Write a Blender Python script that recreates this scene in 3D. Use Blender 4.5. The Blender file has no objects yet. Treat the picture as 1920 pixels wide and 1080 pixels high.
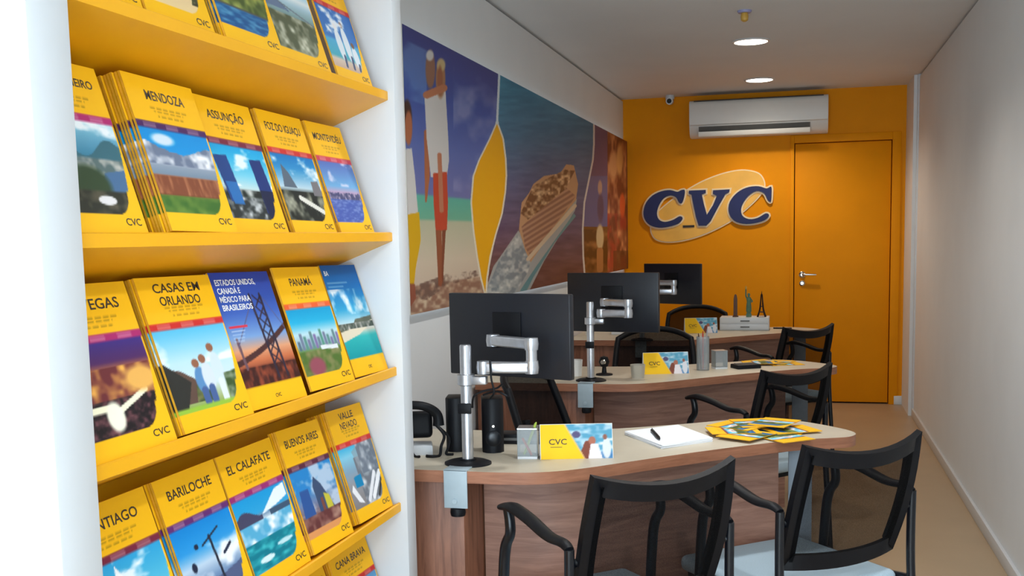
import bpy, bmesh, math, random
import numpy as np
from mathutils import Vector, Matrix

random.seed(4)
scn = bpy.context.scene
COL = scn.collection
PI = math.pi

# ------------------------------------------------------------------ camera
FPX, PX, PY = 2036.0, 960.0, 663.7
YAW, PITCH, ROLL, CAMZ = -0.259544, -0.106562, 0.020592, 1.3921
_f = np.array([math.sin(YAW)*math.cos(PITCH), math.cos(YAW)*math.cos(PITCH), math.sin(PITCH)])
_r = np.cross(_f, [0, 0, 1]); _r /= np.linalg.norm(_r)
_d = np.cross(_f, _r)
CR = _r*math.cos(ROLL) + _d*math.sin(ROLL)
CD = -_r*math.sin(ROLL) + _d*math.cos(ROLL)
CF = _f
CC = np.array([0, 0, CAMZ])
cam_d = bpy.data.cameras.new('camera')
cam_d.sensor_width = 36.0
cam_d.lens = 36.0*FPX/1920.0
cam_d.shift_y = (PY-540.0)/1920.0
cam_d.clip_start = 0.05
cam = bpy.data.objects.new('camera', cam_d); COL.objects.link(cam)
M = Matrix.Identity(4)
for i in range(3):
    M[i][0] = CR[i]; M[i][1] = -CD[i]; M[i][2] = -CF[i]; M[i][3] = CC[i]
cam.matrix_world = M
scn.camera = cam

# ------------------------------------------------------------------ light
scn.view_settings.view_transform = 'Standard'
scn.view_settings.look = 'None'
scn.view_settings.gamma = 1.0
scn.view_settings.use_curve_mapping = False
scn.view_settings.exposure = 0.14
world = bpy.data.worlds.new('daylight'); scn.world = world
world.use_nodes = True
world.node_tree.nodes['Background'].inputs[0].default_value = (0.76, 0.89, 1.0, 1)
world.node_tree.nodes['Background'].inputs[1].default_value = 1.0

def area(name, loc, rot, sx, sy, power, color, spread=PI, shape='RECTANGLE'):
    l = bpy.data.lights.new(name, 'AREA'); l.shape = shape
    l.size = sx
    if shape == 'RECTANGLE': l.size_y = sy
    l.energy = power; l.color = color; l.spread = spread
    o = bpy.data.objects.new(name, l); COL.objects.link(o)
    o.location = loc; o.rotation_euler = rot
    return o
# daylight entering through the glazed shop front behind the camera
area('shop_front_daylight', (-0.29, -1.97, 1.27), (PI/2, 0, 0), 2.2, 2.42, 128, (0.72, 0.88, 1.0))
DOWN = [(-.284, 6.684, 24, (1.0, .88, .72), 140), (-.293, 8.352, 66, (1.0, .88, .72), 148), (-.28, 5.02, 50, (1.0, .93, .84), 140),
        (-.28, 3.35, 66, (.95, .98, 1.0), 150), (.30, 1.95, 78, (.95, .98, 1.0), 150)]  # last three are out of view, added to brighten desks and rack

# ------------------------------------------------------------------ helpers
def ray(px, py):
    v = CR*((px-PX)/FPX) + CD*((py-PY)/FPX) + CF
    return v
def aty(px, py, Y):
    r = ray(px, py); return CC + r*(Y/r[1])
def atz(px, py, Z):
    r = ray(px, py); return CC + r*((Z-CAMZ)/r[2])
def project(P):
    v = np.asarray(P) - CC
    z = v@CF
    return PX + FPX*(v@CR)/z, PY + FPX*(v@CD)/z

def lin(c):
    c = np.asarray(c, float)/255.0
    return np.where(c <= 0.04045, c/12.92, ((c+0.055)/1.055)**2.4)
def rgba(c):
    l = lin(c); return (l[0], l[1], l[2], 1)

def mat(name, color, rough=0.5, metal=0.0, noise=0.0, scale=20, bump=0.0, bscale=200, spec=0.5, coat=0.0):
    m = bpy.data.materials.new(name); m.use_nodes = True
    nt = m.node_tree; b = nt.nodes['Principled BSDF']
    b.inputs['Roughness'].default_value = rough
    b.inputs['Metallic'].default_value = metal
    b.inputs['Specular IOR Level'].default_value = spec
    b.inputs['Coat Weight'].default_value = coat
    tc = nt.nodes.new('ShaderNodeTexCoord')
    if noise > 0:
        n = nt.nodes.new('ShaderNodeTexNoise'); n.inputs['Scale'].default_value = scale
        n.inputs['Detail'].default_value = 4
        nt.links.new(tc.outputs['Object'], n.inputs['Vector'])
        r = nt.nodes.new('ShaderNodeValToRGB')
        c = np.array(lin(color))
        lo, hi = c*(1-noise), np.minimum(c*(1+noise), 1)
        r.color_ramp.elements[0].position = 0.3; r.color_ramp.elements[1].position = 0.7
        r.color_ramp.elements[0].color = (*lo, 1); r.color_ramp.elements[1].color = (*hi, 1)
        nt.links.new(n.outputs['Fac'], r.inputs['Fac'])
        nt.links.new(r.outputs['Color'], b.inputs['Base Color'])
    else:
        b.inputs['Base Color'].default_value = rgba(color)
    if bump > 0:
        n2 = nt.nodes.new('ShaderNodeTexNoise'); n2.inputs['Scale'].default_value = bscale
        nt.links.new(tc.outputs['Object'], n2.inputs['Vector'])
        bp = nt.nodes.new('ShaderNodeBump'); bp.inputs['Strength'].default_value = bump
        bp.inputs['Distance'].default_value = 0.002
        nt.links.new(n2.outputs['Fac'], bp.inputs['Height'])
        nt.links.new(bp.outputs['Normal'], b.inputs['Normal'])
    return m

def wood(name, c1, c2, stretch=(1, 1, 14), rough=0.45):
    m = bpy.data.materials.new(name); m.use_nodes = True
    nt = m.node_tree; b = nt.nodes['Principled BSDF']; b.inputs['Roughness'].default_value = rough
    tc = nt.nodes.new('ShaderNodeTexCoord'); mp = nt.nodes.new('ShaderNodeMapping')
    mp.inputs['Scale'].default_value = stretch
    nt.links.new(tc.outputs['Object'], mp.inputs['Vector'])
    n = nt.nodes.new('ShaderNodeTexNoise'); n.inputs['Scale'].default_value = 3.0
    n.inputs['Detail'].default_value = 8; n.inputs['Roughness'].default_value = 0.65; n.inputs['Distortion'].default_value = 0.8
    nt.links.new(mp.outputs['Vector'], n.inputs['Vector'])
    r = nt.nodes.new('ShaderNodeValToRGB')
    r.color_ramp.elements[0].position = 0.32; r.color_ramp.elements[1].position = 0.68
    r.color_ramp.elements[0].color = rgba(c1); r.color_ramp.elements[1].color = rgba(c2)
    nt.links.new(n.outputs['Fac'], r.inputs['Fac']); nt.links.new(r.outputs['Color'], b.inputs['Base Color'])
    bp = nt.nodes.new('ShaderNodeBump'); bp.inputs['Strength'].default_value = 0.08; bp.inputs['Distance'].default_value = 0.001
    nt.links.new(n.outputs['Fac'], bp.inputs['Height']); nt.links.new(bp.outputs['Normal'], b.inputs['Normal'])
    return m

def emissive(name, color, strength):
    m = bpy.data.materials.new(name); m.use_nodes = True
    b = m.node_tree.nodes['Principled BSDF']
    b.inputs['Base Color'].default_value = rgba(color)
    b.inputs['Emission Color'].default_value = rgba(color)
    b.inputs['Emission Strength'].default_value = strength
    return m

def printed(name, rough=0.35):
    m = bpy.data.materials.new(name); m.use_nodes = True
    nt = m.node_tree; b = nt.nodes['Principled BSDF']; b.inputs['Roughness'].default_value = rough
    b.inputs['Specular IOR Level'].default_value = 0.25
    a = nt.nodes.new('ShaderNodeAttribute'); a.attribute_name = 'print'
    nt.links.new(a.outputs['Color'], b.inputs['Base Color'])
    return m

def mesh_cloth(name, color, hole):
    m = bpy.data.materials.new(name); m.use_nodes = True
    nt = m.node_tree; b = nt.nodes['Principled BSDF']
    b.inputs['Base Color'].default_value = rgba(color); b.inputs['Roughness'].default_value = 0.9; b.inputs['Specular IOR Level'].default_value = 0.1
    out = nt.nodes['Material Output']
    tr = nt.nodes.new('ShaderNodeBsdfTransparent')
    mx = nt.nodes.new('ShaderNodeMixShader')
    tc = nt.nodes.new('ShaderNodeTexCoord')
    ck = nt.nodes.new('ShaderNodeTexNoise'); ck.inputs['Scale'].default_value = 900; ck.inputs['Detail'].default_value = 1
    nt.links.new(tc.outputs['Object'], ck.inputs['Vector'])
    mr = nt.nodes.new('ShaderNodeMapRange')
    mr.inputs['From Min'].default_value = 0.3; mr.inputs['From Max'].default_value = 0.7
    mr.inputs['To Min'].default_value = hole-0.12; mr.inputs['To Max'].default_value = hole+0.12
    nt.links.new(ck.outputs['Fac'], mr.inputs['Value'])
    nt.links.new(mr.outputs['Result'], mx.inputs['Fac'])
    nt.links.new(b.outputs['BSDF'], mx.inputs[1]); nt.links.new(tr.outputs['BSDF'], mx.inputs[2])
    nt.links.new(mx.outputs['Shader'], out.inputs['Surface'])
    return m

def glassy(name, color=(235, 240, 240), alpha=0.25, rough=0.05):
    m = bpy.data.materials.new(name); m.use_nodes = True
    nt = m.node_tree; b = nt.nodes['Principled BSDF']
    b.inputs['Base Color'].default_value = rgba(color); b.inputs['Roughness'].default_value = rough
    out = nt.nodes['Material Output']
    tr = nt.nodes.new('ShaderNodeBsdfTransparent'); mx = nt.nodes.new('ShaderNodeMixShader')
    lw = nt.nodes.new('ShaderNodeLayerWeight'); lw.inputs['Blend'].default_value = 0.35
    ad = nt.nodes.new('ShaderNodeMath'); ad.operation = 'ADD'; ad.use_clamp = True; ad.inputs[1].default_value = alpha
    nt.links.new(lw.outputs['Fresnel'], ad.inputs[0])
    nt.links.new(ad.outputs[0], mx.inputs['Fac'])
    nt.links.new(tr.outputs['BSDF'], mx.inputs[1]); nt.links.new(b.outputs['BSDF'], mx.inputs[2])
    nt.links.new(mx.outputs['Shader'], out.inputs['Surface'])
    return m

MT = dict(
    wall=mat('painted_plaster', (228, 230, 231), 0.75, noise=0.02, scale=3, bump=0.1),
    ceil=mat('ceiling_plaster', (226, 228, 229), 0.85, noise=0.02, scale=2, bump=0.06),
    floor=mat('porcelain_floor', (176, 152, 122), 0.38, noise=0.06, scale=2.5, bump=0.05),
    orange=mat('orange_paint', (236, 150, 0), 0.6, noise=0.03, scale=4, bump=0.05, spec=0.15),
    gap=mat('dark_gap', (25, 20, 16), 0.9, noise=0.1),
    white=mat('white_laminate', (212, 215, 218), 0.4, noise=0.015, scale=8, bump=0.02),
    yellow=mat('yellow_laminate', (248, 178, 10), 0.42, noise=0.03, scale=6, bump=0.03),
    pages=mat('yellow_page_edges', (232, 170, 40), 0.6, noise=0.12, scale=60, bump=0.05),
    paper=mat('white_paper', (244, 246, 250), 0.7, noise=0.01, scale=40),
    ink=mat('dark_print_ink', (58, 44, 30), 0.5, noise=0.05),
    inkw=mat('white_print_ink', (244, 246, 250), 0.5, noise=0.02),
    cream=mat('beige_desk_laminate', (198, 187, 167), 0.42, noise=0.04, scale=12, bump=0.02),
    woodv=wood('walnut_vertical_grain', (112, 68, 48), (158, 104, 78), (16, 16, 1.2)),
    woodh=wood('walnut_horizontal_grain', (134, 94, 80), (176, 132, 112), (1.2, 1.2, 16)),
    woode=wood('walnut_edge', (140, 88, 62), (176, 118, 88), (2, 2, 20)),
    black=mat('black_plastic', (13, 14, 19), 0.5, noise=0.1, scale=60, bump=0.05, spec=0.25),
    blackm=mat('black_painted_steel', (12, 15, 22), 0.28, noise=0.08, scale=40, spec=0.45),
    screen=mat('monitor_back_plastic', (23, 25, 33), 0.38, noise=0.06, scale=30, bump=0.03),
    glassblk=mat('black_screen_glass', (6, 7, 9), 0.12, noise=0.05),
    alu=mat('brushed_aluminium', (200, 202, 208), 0.28, metal=0.85, noise=0.06, scale=60),
    clampgrey=mat('grey_clamp_paint', (172, 188, 196), 0.45, noise=0.04, scale=30),
    chrome=mat('chrome', (225, 222, 215), 0.12, metal=1.0, noise=0.03),
    seat=mat('grey_blue_fabric', (174, 194, 206), 0.9, noise=0.1, scale=400, bump=0.4, bscale=700),
    seatblk=mat('black_fabric', (26, 26, 30), 0.9, noise=0.15, scale=300, bump=0.3, bscale=600),
    cloth=mesh_cloth('black_mesh_cloth', (6, 6, 8), 0.28),
    cloth2=mesh_cloth('dark_mesh_cloth', (12, 12, 14), 0.10),
    legcol=mat('grey_leg_paint', (150, 160, 170), 0.45, noise=0.04),
    acw=mat('white_appliance_plastic', (222, 222, 218), 0.38, noise=0.01),
    acg=mat('grey_slot_plastic', (96, 96, 94), 0.5, noise=0.05),
    navy=mat('navy_sign_acrylic', (15, 28, 88), 0.5, noise=0.12, scale=6),
    signw=mat('pale_sign_edge', (244, 220, 176), 0.4, noise=0.03),
    signy=mat('sign_pale_yellow', (240, 182, 56), 0.35, noise=0.10, scale=5),
    signb=mat('sign_dark_mark', (40, 26, 10), 0.5, noise=0.05),
    clear=glassy('clear_acrylic', (205, 212, 214), 0.22),
    frost=glassy('frosted_glass', (215, 208, 192), 0.5, 0.3),
    green=mat('green_pencil', (170, 190, 70), 0.5, noise=0.05),
    red=mat('red_plastic', (190, 60, 40), 0.5, noise=0.05),
    brown=mat('brown_resin', (86, 48, 24), 0.5, noise=0.15, scale=40),
    verdigris=mat('verdigris_resin', (86, 118, 96), 0.6, noise=0.2, scale=40),
    darkmetal=mat('dark_bronze', (48, 26, 18), 0.4, metal=0.5, noise=0.1),
    card=mat('white_card', (240, 238, 232), 0.6, noise=0.02),
    lamp=emissive('lamp_diffuser', (255, 246, 228), 9.0),
    strip=emissive('led_strip', (225, 242, 255), 1.6),
    amber=mat('amber_plastic', (206, 160, 70), 0.4, noise=0.05),
    bluegrey=mat('blue_grey_plastic', (150, 150, 190), 0.4, noise=0.05),
    printm=printed('printed_cover', 0.62),
    muralm=printed('printed_mural', 0.5),
)

class MB:
    def __init__(self): self.bm = bmesh.new()
    def _xf(self, vs, m):
        if m is not None:
            for v in vs: v.co = m @ v.co
    def box(self, x0, x1, y0, y1, z0, z1, bevel=0.0, seg=2, m=None):
        t = bmesh.new()
        bmesh.ops.create_cube(t, size=1)
        for v in t.verts:
            v.co = Vector(((x0+x1)/2+v.co.x*(x1-x0), (y0+y1)/2+v.co.y*(y1-y0), (z0+z1)/2+v.co.z*(z1-z0)))
        if bevel > 0:
            bmesh.ops.bevel(t, geom=list(t.edges), offset=bevel, segments=seg, affect='EDGES', profile=0.5)
        self.add(t, m); return self
    def add(self, t, m=None, mi=None):
        if m is not None: t.transform(m)
        me = bpy.data.meshes.new('tmp'); t.to_mesh(me); t.free()
        self.bm.from_mesh(me); bpy.data.meshes.remove(me)
    def cyl(self, a, b, r0, r1=None, n=20, caps=True):
        if r1 is None: r1 = r0
        return self.tube([a, b], [r0, r1], n, smooth=False)
    def tube(self, pts, r, n=12, smooth=True, sub=6, flat=None):
        pts = [Vector(p) for p in pts]
        rs = r if isinstance(r, (list, tuple)) else [r]*len(pts)
        if smooth and len(pts) > 2:
            P, R_ = [], []
            for i in range(len(pts)-1):
                p0 = pts[max(i-1, 0)]; p1 = pts[i]; p2 = pts[i+1]; p3 = pts[min(i+2, len(pts)-1)]
                for k in range(sub):
                    t = k/sub
                    P.append(0.5*((2*p1)+(p2-p0)*t+(2*p0-5*p1+4*p2-p3)*t*t+(3*p1-p0-3*p2+p3)*t**3))
                    R_.append(rs[i]*(1-t)+rs[i+1]*t)
            P.append(pts[-1]); R_.append(rs[-1]); pts, rs = P, R_
        rings = []; up = None
        for i, p in enumerate(pts):
            d = (pts[min(i+1, len(pts)-1)]-pts[max(i-1, 0)]).normalized()
            if up is None:
                up = Vector((0, 0, 1)) if abs(d.z) < 0.9 else Vector((0, 1, 0))
            s = d.cross(up).normalized(); up = s.cross(d).normalized()
            fl = flat if flat else 1.0
            rings.append([self.bm.verts.new(p+(s*math.cos(2*PI*k/n)+up*fl*math.sin(2*PI*k/n))*rs[i]) for k in range(n)])
        for a, b in zip(rings, rings[1:]):
            for k in range(n):
                self.bm.faces.new((a[k], a[(k+1) % n], b[(k+1) % n], b[k]))
        self.bm.faces.new(rings[0][::-1]); self.bm.faces.new(rings[-1])
        return self
    def lathe(self, prof, cx=0, cy=0, n=32, m=None, caps=True):
        rings = []; vs = []
        for r, z in prof:
            rg = [self.bm.verts.new((cx+r*math.cos(2*PI*k/n), cy+r*math.sin(2*PI*k/n), z)) for k in range(n)]
            rings.append(rg); vs += rg
        for a, b in zip(rings, rings[1:]):
            for k in range(n):
                self.bm.faces.new((a[k], a[(k+1) % n], b[(k+1) % n], b[k]))
        if caps:
            self.bm.faces.new(rings[0][::-1]); self.bm.faces.new(rings[-1])
        self._xf(vs, m); return self
    def prism(self, poly, z0, z1, m=None, top_mat=None, bevel=0.0):
        t = bmesh.new()
        a = [t.verts.new((x, y, z0)) for x, y in poly]; b = [t.verts.new((x, y, z1)) for x, y in poly]
        n = len(poly)
        fb = t.faces.new(a[::-1]); ft = t.faces.new(b)
        for k in range(n): t.faces.new((a[k], a[(k+1) % n], b[(k+1) % n], b[k]))
        bmesh.ops.recalc_face_normals(t, faces=list(t.faces))
        if top_mat is not None: ft.material_index = top_mat; fb.material_index = top_mat
        if bevel > 0:
            es = [e for e in ft.edges]
            bmesh.ops.bevel(t, geom=es, offset=bevel, segments=2, affect='EDGES', profile=0.5)
        self.add(t, m); return self
    def sheet(self, fn, nu, nv, thick=0.0):
        # fn(u,v) -> point ; optionally a second layer for thickness
        g = [[self.bm.verts.new(fn(i/nu, j/nv)) for j in range(nv+1)] for i in range(nu+1)]
        fs = []
        for i in range(nu):
            for j in range(nv):
                fs.append(self.bm.faces.new((g[i][j], g[i+1][j], g[i+1][j+1], g[i][j+1])))
        if thick: bmesh.ops.solidify(self.bm, geom=fs, thickness=thick)
        return self
    def build(self, name, m, parent=None, smooth=40):
        bmesh.ops.recalc_face_normals(self.bm, faces=list(self.bm.faces))
        me = bpy.data.meshes.new(name); self.bm.to_mesh(me); self.bm.free()
        for mm in (m if isinstance(m, (list, tuple)) else [m]): me.materials.append(mm)
        if smooth:
            me.polygons.foreach_set('use_smooth', [True]*len(me.polygons))
            me.set_sharp_from_angle(angle=math.radians(smooth))
        o = bpy.data.objects.new(name, me); COL.objects.link(o)
        if parent is not None: o.parent = parent
        return o

def tag(o, label=None, cat=None, group=None, kind=None):
    if label: o['label'] = label
    if cat: o['category'] = cat
    if group: o['group'] = group
    if kind: o['kind'] = kind
    return o
def thing(name, label, cat, loc=(0, 0, 0), rz=0.0, group=None):
    o = bpy.data.objects.new(name, None); COL.objects.link(o)
    o.empty_display_size = 0.05
    o.location = loc; o.rotation_euler = (0, 0, rz)
    return tag(o, label, cat, group)
def struct(name, mb, m, label=None, parent=None):
    o = mb.build(name, m, parent); o['kind'] = 'structure'
    if label: o['label'] = label
    return o
KIDS = {}
def children(o): return [c for c in bpy.data.objects if c.parent == o]
def dup(root, loc, rz, label, group=None, skip=()):
    r = root.copy(); COL.objects.link(r); r.location = loc; r.rotation_euler = (0, 0, rz)
    tag(r, label, None, group)
    for ch in children(root):
        if ch.name.split('.')[0] in skip: continue
        c = ch.copy(); COL.objects.link(c); c.parent = r
        for g in children(ch):
            d = g.copy(); COL.objects.link(d); d.parent = c
    return r

_tc = {}
def text_bm(body, bold=0.0, depth=0.0):
    """unit text: bounding box 0..w x 0..1 in XY"""
    cu = bpy.data.curves.new('lettering', 'FONT'); cu.body = body
    cu.extrude = 0.0; cu.offset = bold; cu.resolution_u = 3
    ob = bpy.data.objects.new('lettering', cu); COL.objects.link(ob)
    bpy.context.view_layer.update()
    me = bpy.data.meshes.new_from_object(ob.evaluated_get(bpy.context.evaluated_depsgraph_get()))
    bpy.data.objects.remove(ob); bpy.data.curves.remove(cu)
    t = bmesh.new(); t.from_mesh(me); bpy.data.meshes.remove(me)
    if depth:
        r = bmesh.ops.extrude_face_region(t, geom=list(t.faces))
        for g in r['geom']:
            if isinstance(g, bmesh.types.BMVert): g.co.z += depth
    xs = [v.co.x for v in t.verts]; ys = [v.co.y for v in t.verts]
    x0, x1, y0, y1 = min(xs), max(xs), min(ys), max(ys)
    return t, x0, x1, y0, y1
def text_into(mb, body, cx, base, width, height, z, bold=0.0, m=None):
    """text fitted to width x height (cap height), centred on cx, standing on base, in local XY plane"""
    t, x0, x1, y0, y1 = text_bm(body, bold)
    cap = 0.73 if any(ch in 'ÁÃÂÉÊÍÓÕÚÇ,' for ch in body) else (y1-y0)
    y00 = 0.0 if any(ch in 'ÁÃÂÉÊÍÓÕÚÇ,' for ch in body) else y0
    sx = width/(x1-x0); sy = height/cap
    for v in t.verts:
        v.co = Vector((cx + (v.co.x-(x0+x1)/2)*sx, base + (v.co.y-y00)*sy, z))
    mb.add(t, m)

# ------------------------------------------------------------------ print painter
def vnoise(x, y, seed):
    rs = np.random.RandomState(seed); T = rs.rand(64, 64)
    xi = np.floor(x).astype(int); yi = np.floor(y).astype(int)
    fx = x-xi; fy = y-yi; fx = fx*fx*(3-2*fx); fy = fy*fy*(3-2*fy)
    g = lambda a, b: T[a % 64, b % 64]
    return (g(xi, yi)*(1-fx)+g(xi+1, yi)*fx)*(1-fy)+(g(xi, yi+1)*(1-fx)+g(xi+1, yi+1)*fx)*fy
def fbm(x, y, seed=1, oct=4):
    s = 0; a = .5
    for k in range(oct):
        s = s+a*vnoise(x*2**k, y*2**k, seed+k); a *= .5
    return s/0.94
class Pic:
    def __init__(s, u, v):
        s.u, s.v = u, v; s.c = np.zeros((len(u), 3))
    def fill(s, m, col, a=1.0):
        m = np.clip(np.asarray(m, float)*a, 0, 1)[:, None]
        s.c = s.c*(1-m)+np.asarray(col, float)*m
    def vgrad(s, stops, m=1.0):
        vs = [q[0] for q in stops]
        col = np.stack([np.interp(s.v, vs, [q[1][k] for q in stops]) for k in range(3)], 1)
        m = np.clip(np.asarray(m, float)*np.ones(len(s.u)), 0, 1)[:, None]
        s.c = s.c*(1-m)+col*m
    def poly(s, pts, soft=0):
        x, y = s.u, s.v; ins = np.zeros(len(x), bool); n = len(pts)
        for i in range(n):
            x0, y0 = pts[i]; x1, y1 = pts[(i+1) % n]
            if y0 == y1: continue
            c = ((y0 > y) != (y1 > y)) & (x < (x1-x0)*(y-y0)/(y1-y0)+x0)
            ins ^= c
        return ins
    def ell(s, cx, cy, rx, ry, soft=0.15):
        d = np.sqrt(((s.u-cx)/rx)**2+((s.v-cy)/ry)**2)
        return np.clip((1-d)/soft+.5, 0, 1)
    def line(s, a, b, w):
        ax, ay = a; bx, by = b
        dx, dy = bx-ax, by-ay; L = dx*dx+dy*dy
        t = np.clip(((s.u-ax)*dx+(s.v-ay)*dy)/L, 0, 1)
        d = np.hypot(s.u-ax-t*dx, s.v-ay-t*dy)
        return d < w
    def n(s, f, seed, fy=None, oct=4): return fbm(s.u*f+7.3, s.v*(fy or f)+3.1, seed, oct)
    def below(s, lvl): return s.v < lvl
    def speck(s, m, f, seed, c1, c2, fy=None):
        k = np.clip((s.n(f, seed, fy, 2)-.3)/.4, 0, 1)[:, None]
        m = np.asarray(m, float)[:, None]
        col = np.asarray(c1, float)*(1-k)+np.asarray(c2, float)*k
        s.c = s.c*(1-m)+col*m

def clouds(p, f, seed, lo, m=1.0, col=(250, 252, 255)):
    p.fill(np.clip((p.n(f, seed, f*1.6)-lo)/.14, 0, 1)*m, col, .9)

def ph_beach(p):
    p.vgrad([(0, (236, 206, 150)), (.6, (222, 186, 150)), (.7, (120, 190, 210)), (1, (90, 180, 230))])
    p.fill((p.n(5, 3)+p.u*.75+p.v*.25 > 1.05) & (p.v > .12), (70, 74, 44)); p.speck((p.n(5, 3)+p.u*.75+p.v*.25 > 1.12) & (p.v > .12), 18, 6, (36, 40, 30), (150, 140, 90))
def ph_castle(p):
    p.vgrad([(0, (20, 92, 150)), (.25, (44, 120, 176)), (.3, (84, 74, 60)), (.42, (110, 100, 60)), (.44, (120, 150, 60)), (.68, (110, 136, 66)), (.7, (150, 214, 230)), (1, (64, 178, 216))])
    p.speck((p.v > .3) & (p.v < .68), 9, 4, (70, 86, 40), (150, 160, 80)); p.speck(p.v < .27, 8, 9, (24, 84, 140), (84, 150, 190), 30)
    p.fill(p.poly([(.2, .66), (.22, .84), (.3, .84), (.33, .95), (.45, .97), (.5, .86), (.62, .84), (.75, .7)]), (232, 224, 226)); p.fill(p.ell(.38, .76, .12, .05), (190, 150, 140))
    clouds(p, 3, 12, .6, p.v > .75)
def ph_bridge_hill(p):
    p.vgrad([(0, (120, 120, 70)), (.3, (140, 140, 100)), (.55, (120, 150, 150)), (.75, (170, 200, 214)), (.85, (226, 236, 240)), (1, (150, 204, 232))])
    p.speck(p.v < .55, 9, 21, (84, 90, 64), (200, 200, 178)); p.fill(p.line((0, .9), (.45, .62), .02), (90, 110, 140)); p.fill(p.line((.3, .72), (1, .52), .012), (110, 120, 130))
    p.fill(p.poly([(0, .88), (.3, .7), (.5, .62), (0, .6)]), (104, 122, 150))
def ph_family_sea(p):
    p.vgrad([(0, (200, 170, 150)), (.14, (214, 196, 180)), (.2, (70, 170, 190)), (.45, (80, 170, 210)), (.5, (60, 120, 190)), (1, (50, 110, 190))])
    for x, h in ((.4, .75), (.62, .82), (.8, .5)):
        p.fill(p.ell(x, h*.55, .09, h*.36), (224, 232, 240)); p.fill(p.ell(x, h*.95, .05, .05), (120, 84, 64)); p.fill(p.line((x, .06), (x+.03, h*.3), .03), (70, 84, 120))
    clouds(p, 4, 5, .58, p.v > .55)
def ph_rio(p):
    p.vgrad([(0, (60, 60, 50)), (.3, (70, 84, 60)), (.55, (90, 120, 110)), (.62, (60, 130, 160)), (.8, (96, 160, 190)), (1, (140, 206, 226))])
    p.fill((p.v < .72+.1*np.sin(p.u*9)) & (p.v > .56), (58, 106, 120)); p.speck((p.v > .42) & (p.v < .6), 12, 5, (90, 110, 110), (226, 216, 206))
    p.fill(p.poly([(.55, .1), (.7, .45), (1, .5), (1, .1)]), (74, 110, 150)); p.fill(p.ell(.45, .3, .28, .22, .3), (50, 70, 44)); p.speck(p.v < .25, 10, 8, (44, 46, 36), (104, 96, 76)); p.fill(p.ell(.62, .15, .12, .05), (230, 226, 226)); clouds(p, 3, 2, .55, p.v > .8)
def ph_mendoza(p):
    p.vgrad([(0, (70, 112, 40)), (.2, (96, 128, 50)), (.22, (120, 44, 30)), (.34, (160, 84, 54)), (.44, (170, 106, 72)), (.46, (120, 140, 160)), (.6, (150, 160, 176)), (.62, (20, 150, 220)), (1, (0, 140, 214))])
    r = .72+.12*p.n(5, 31)*1.2+.06*np.sin(p.u*7+1)
    p.fill((p.v > .56) & (p.v < r), (150, 160, 178)); p.speck((p.v > .58) & (p.v < r), 11, 35, (110, 122, 146), (252, 252, 255)); p.fill(p.ell(.3, .88, .16, .07, .5), (210, 226, 240)); p.speck((p.v > .22) & (p.v < .44), 22, 36, (130, 70, 44), (184, 118, 80), 5)
    p.speck(p.v < .2, 8, 37, (60, 104, 36), (110, 140, 56))
def ph_towers(p):
    p.vgrad([(0, (60, 66, 64)), (.38, (110, 116, 110)), (.42, (196, 222, 226)), (.6, (120, 206, 232)), (1, (0, 160, 222))])
    clouds(p, 3.2, 44, .5, p.v > .45); p.speck(p.v < .4, 9, 45, (26, 34, 30), (214, 216, 214)); p.fill(p.ell(.5, .18, .3, .12, .6), (44, 60, 40)); p.speck(p.v < .3, 14, 46, (40, 46, 46), (200, 204, 206))
    p.fill(p.poly([(.06, .84), (.3, .86), (.36, .3), (.14, .22)]), (28, 66, 132)); p.fill(p.poly([(.14, .5), (.34, .5), (.36, .2), (.18, .2)]), (40, 110, 180)); p.fill(p.poly([(.7, .84), (.92, .86), (1, .1), (.74, .1)]), (18, 48, 116)); p.fill(p.poly([(.72, .42), (.97, .42), (1, .02), (.76, .02)]), (16, 26, 64))
def ph_foz(p):
    p.vgrad([(0, (40, 44, 34)), (.3, (70, 74, 60)), (.45, (110, 120, 120)), (.5, (190, 214, 226)), (.8, (40, 140, 200)), (1, (0, 116, 190))])
    clouds(p, 3, 51, .5, p.v > .5); p.speck(p.v < .45, 9, 52, (24, 28, 22), (170, 170, 150)); p.fill(p.poly([(.1, .5), (.18, .85), (.3, .72), (.4, .5)]), (90, 104, 120)); p.fill(p.poly([(.76, .4), (.78, .62), (.95, .64), (1, .4)]), (120, 116, 120)); p.fill(p.line((.4, .35), (1, .1), .04), (226, 224, 214))
def ph_monte(p):
    p.vgrad([(0, (90, 84, 160)), (.3, (80, 120, 190)), (.45, (120, 120, 180)), (.5, (190, 160, 190)), (.6, (110, 170, 216)), (1, (84, 110, 184))])
    clouds(p, 3, 61, .62, p.v > .6, (214, 214, 236)); p.speck((p.v > .38) & (p.v < .46+.06*p.n(30, 62, 1)), 20, 63, (70, 70, 110), (190, 170, 190)); p.speck(p.v < .38, 12, 64, (70, 90, 170), (120, 140, 200), 40)
def ph_vegas(p):
    p.vgrad([(0, (30, 20, 26)), (.35, (70, 34, 50)), (.45, (190, 90, 50)), (.66, (214, 130, 60)), (.78, (80, 40, 96)), (1, (62, 44, 130))])
    p.speck((p.v > .38) & (p.v < .72), 10, 71, (110, 46, 50), (250, 184, 84)); p.speck(p.v < .38, 20, 72, (26, 18, 22), (120, 74, 80)); p.fill(p.line((.1, .3), (.42, .3), .035), (250, 246, 214)); p.fill(p.line((.42, .22), (.86, .42), .03), (250, 246, 214)); p.fill(p.ell(.42, .2, .1, .16, .3), (252, 250, 226)); p.fill(p.ell(.85, .55, .2, .14, .5), (240, 180, 90))
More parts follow.
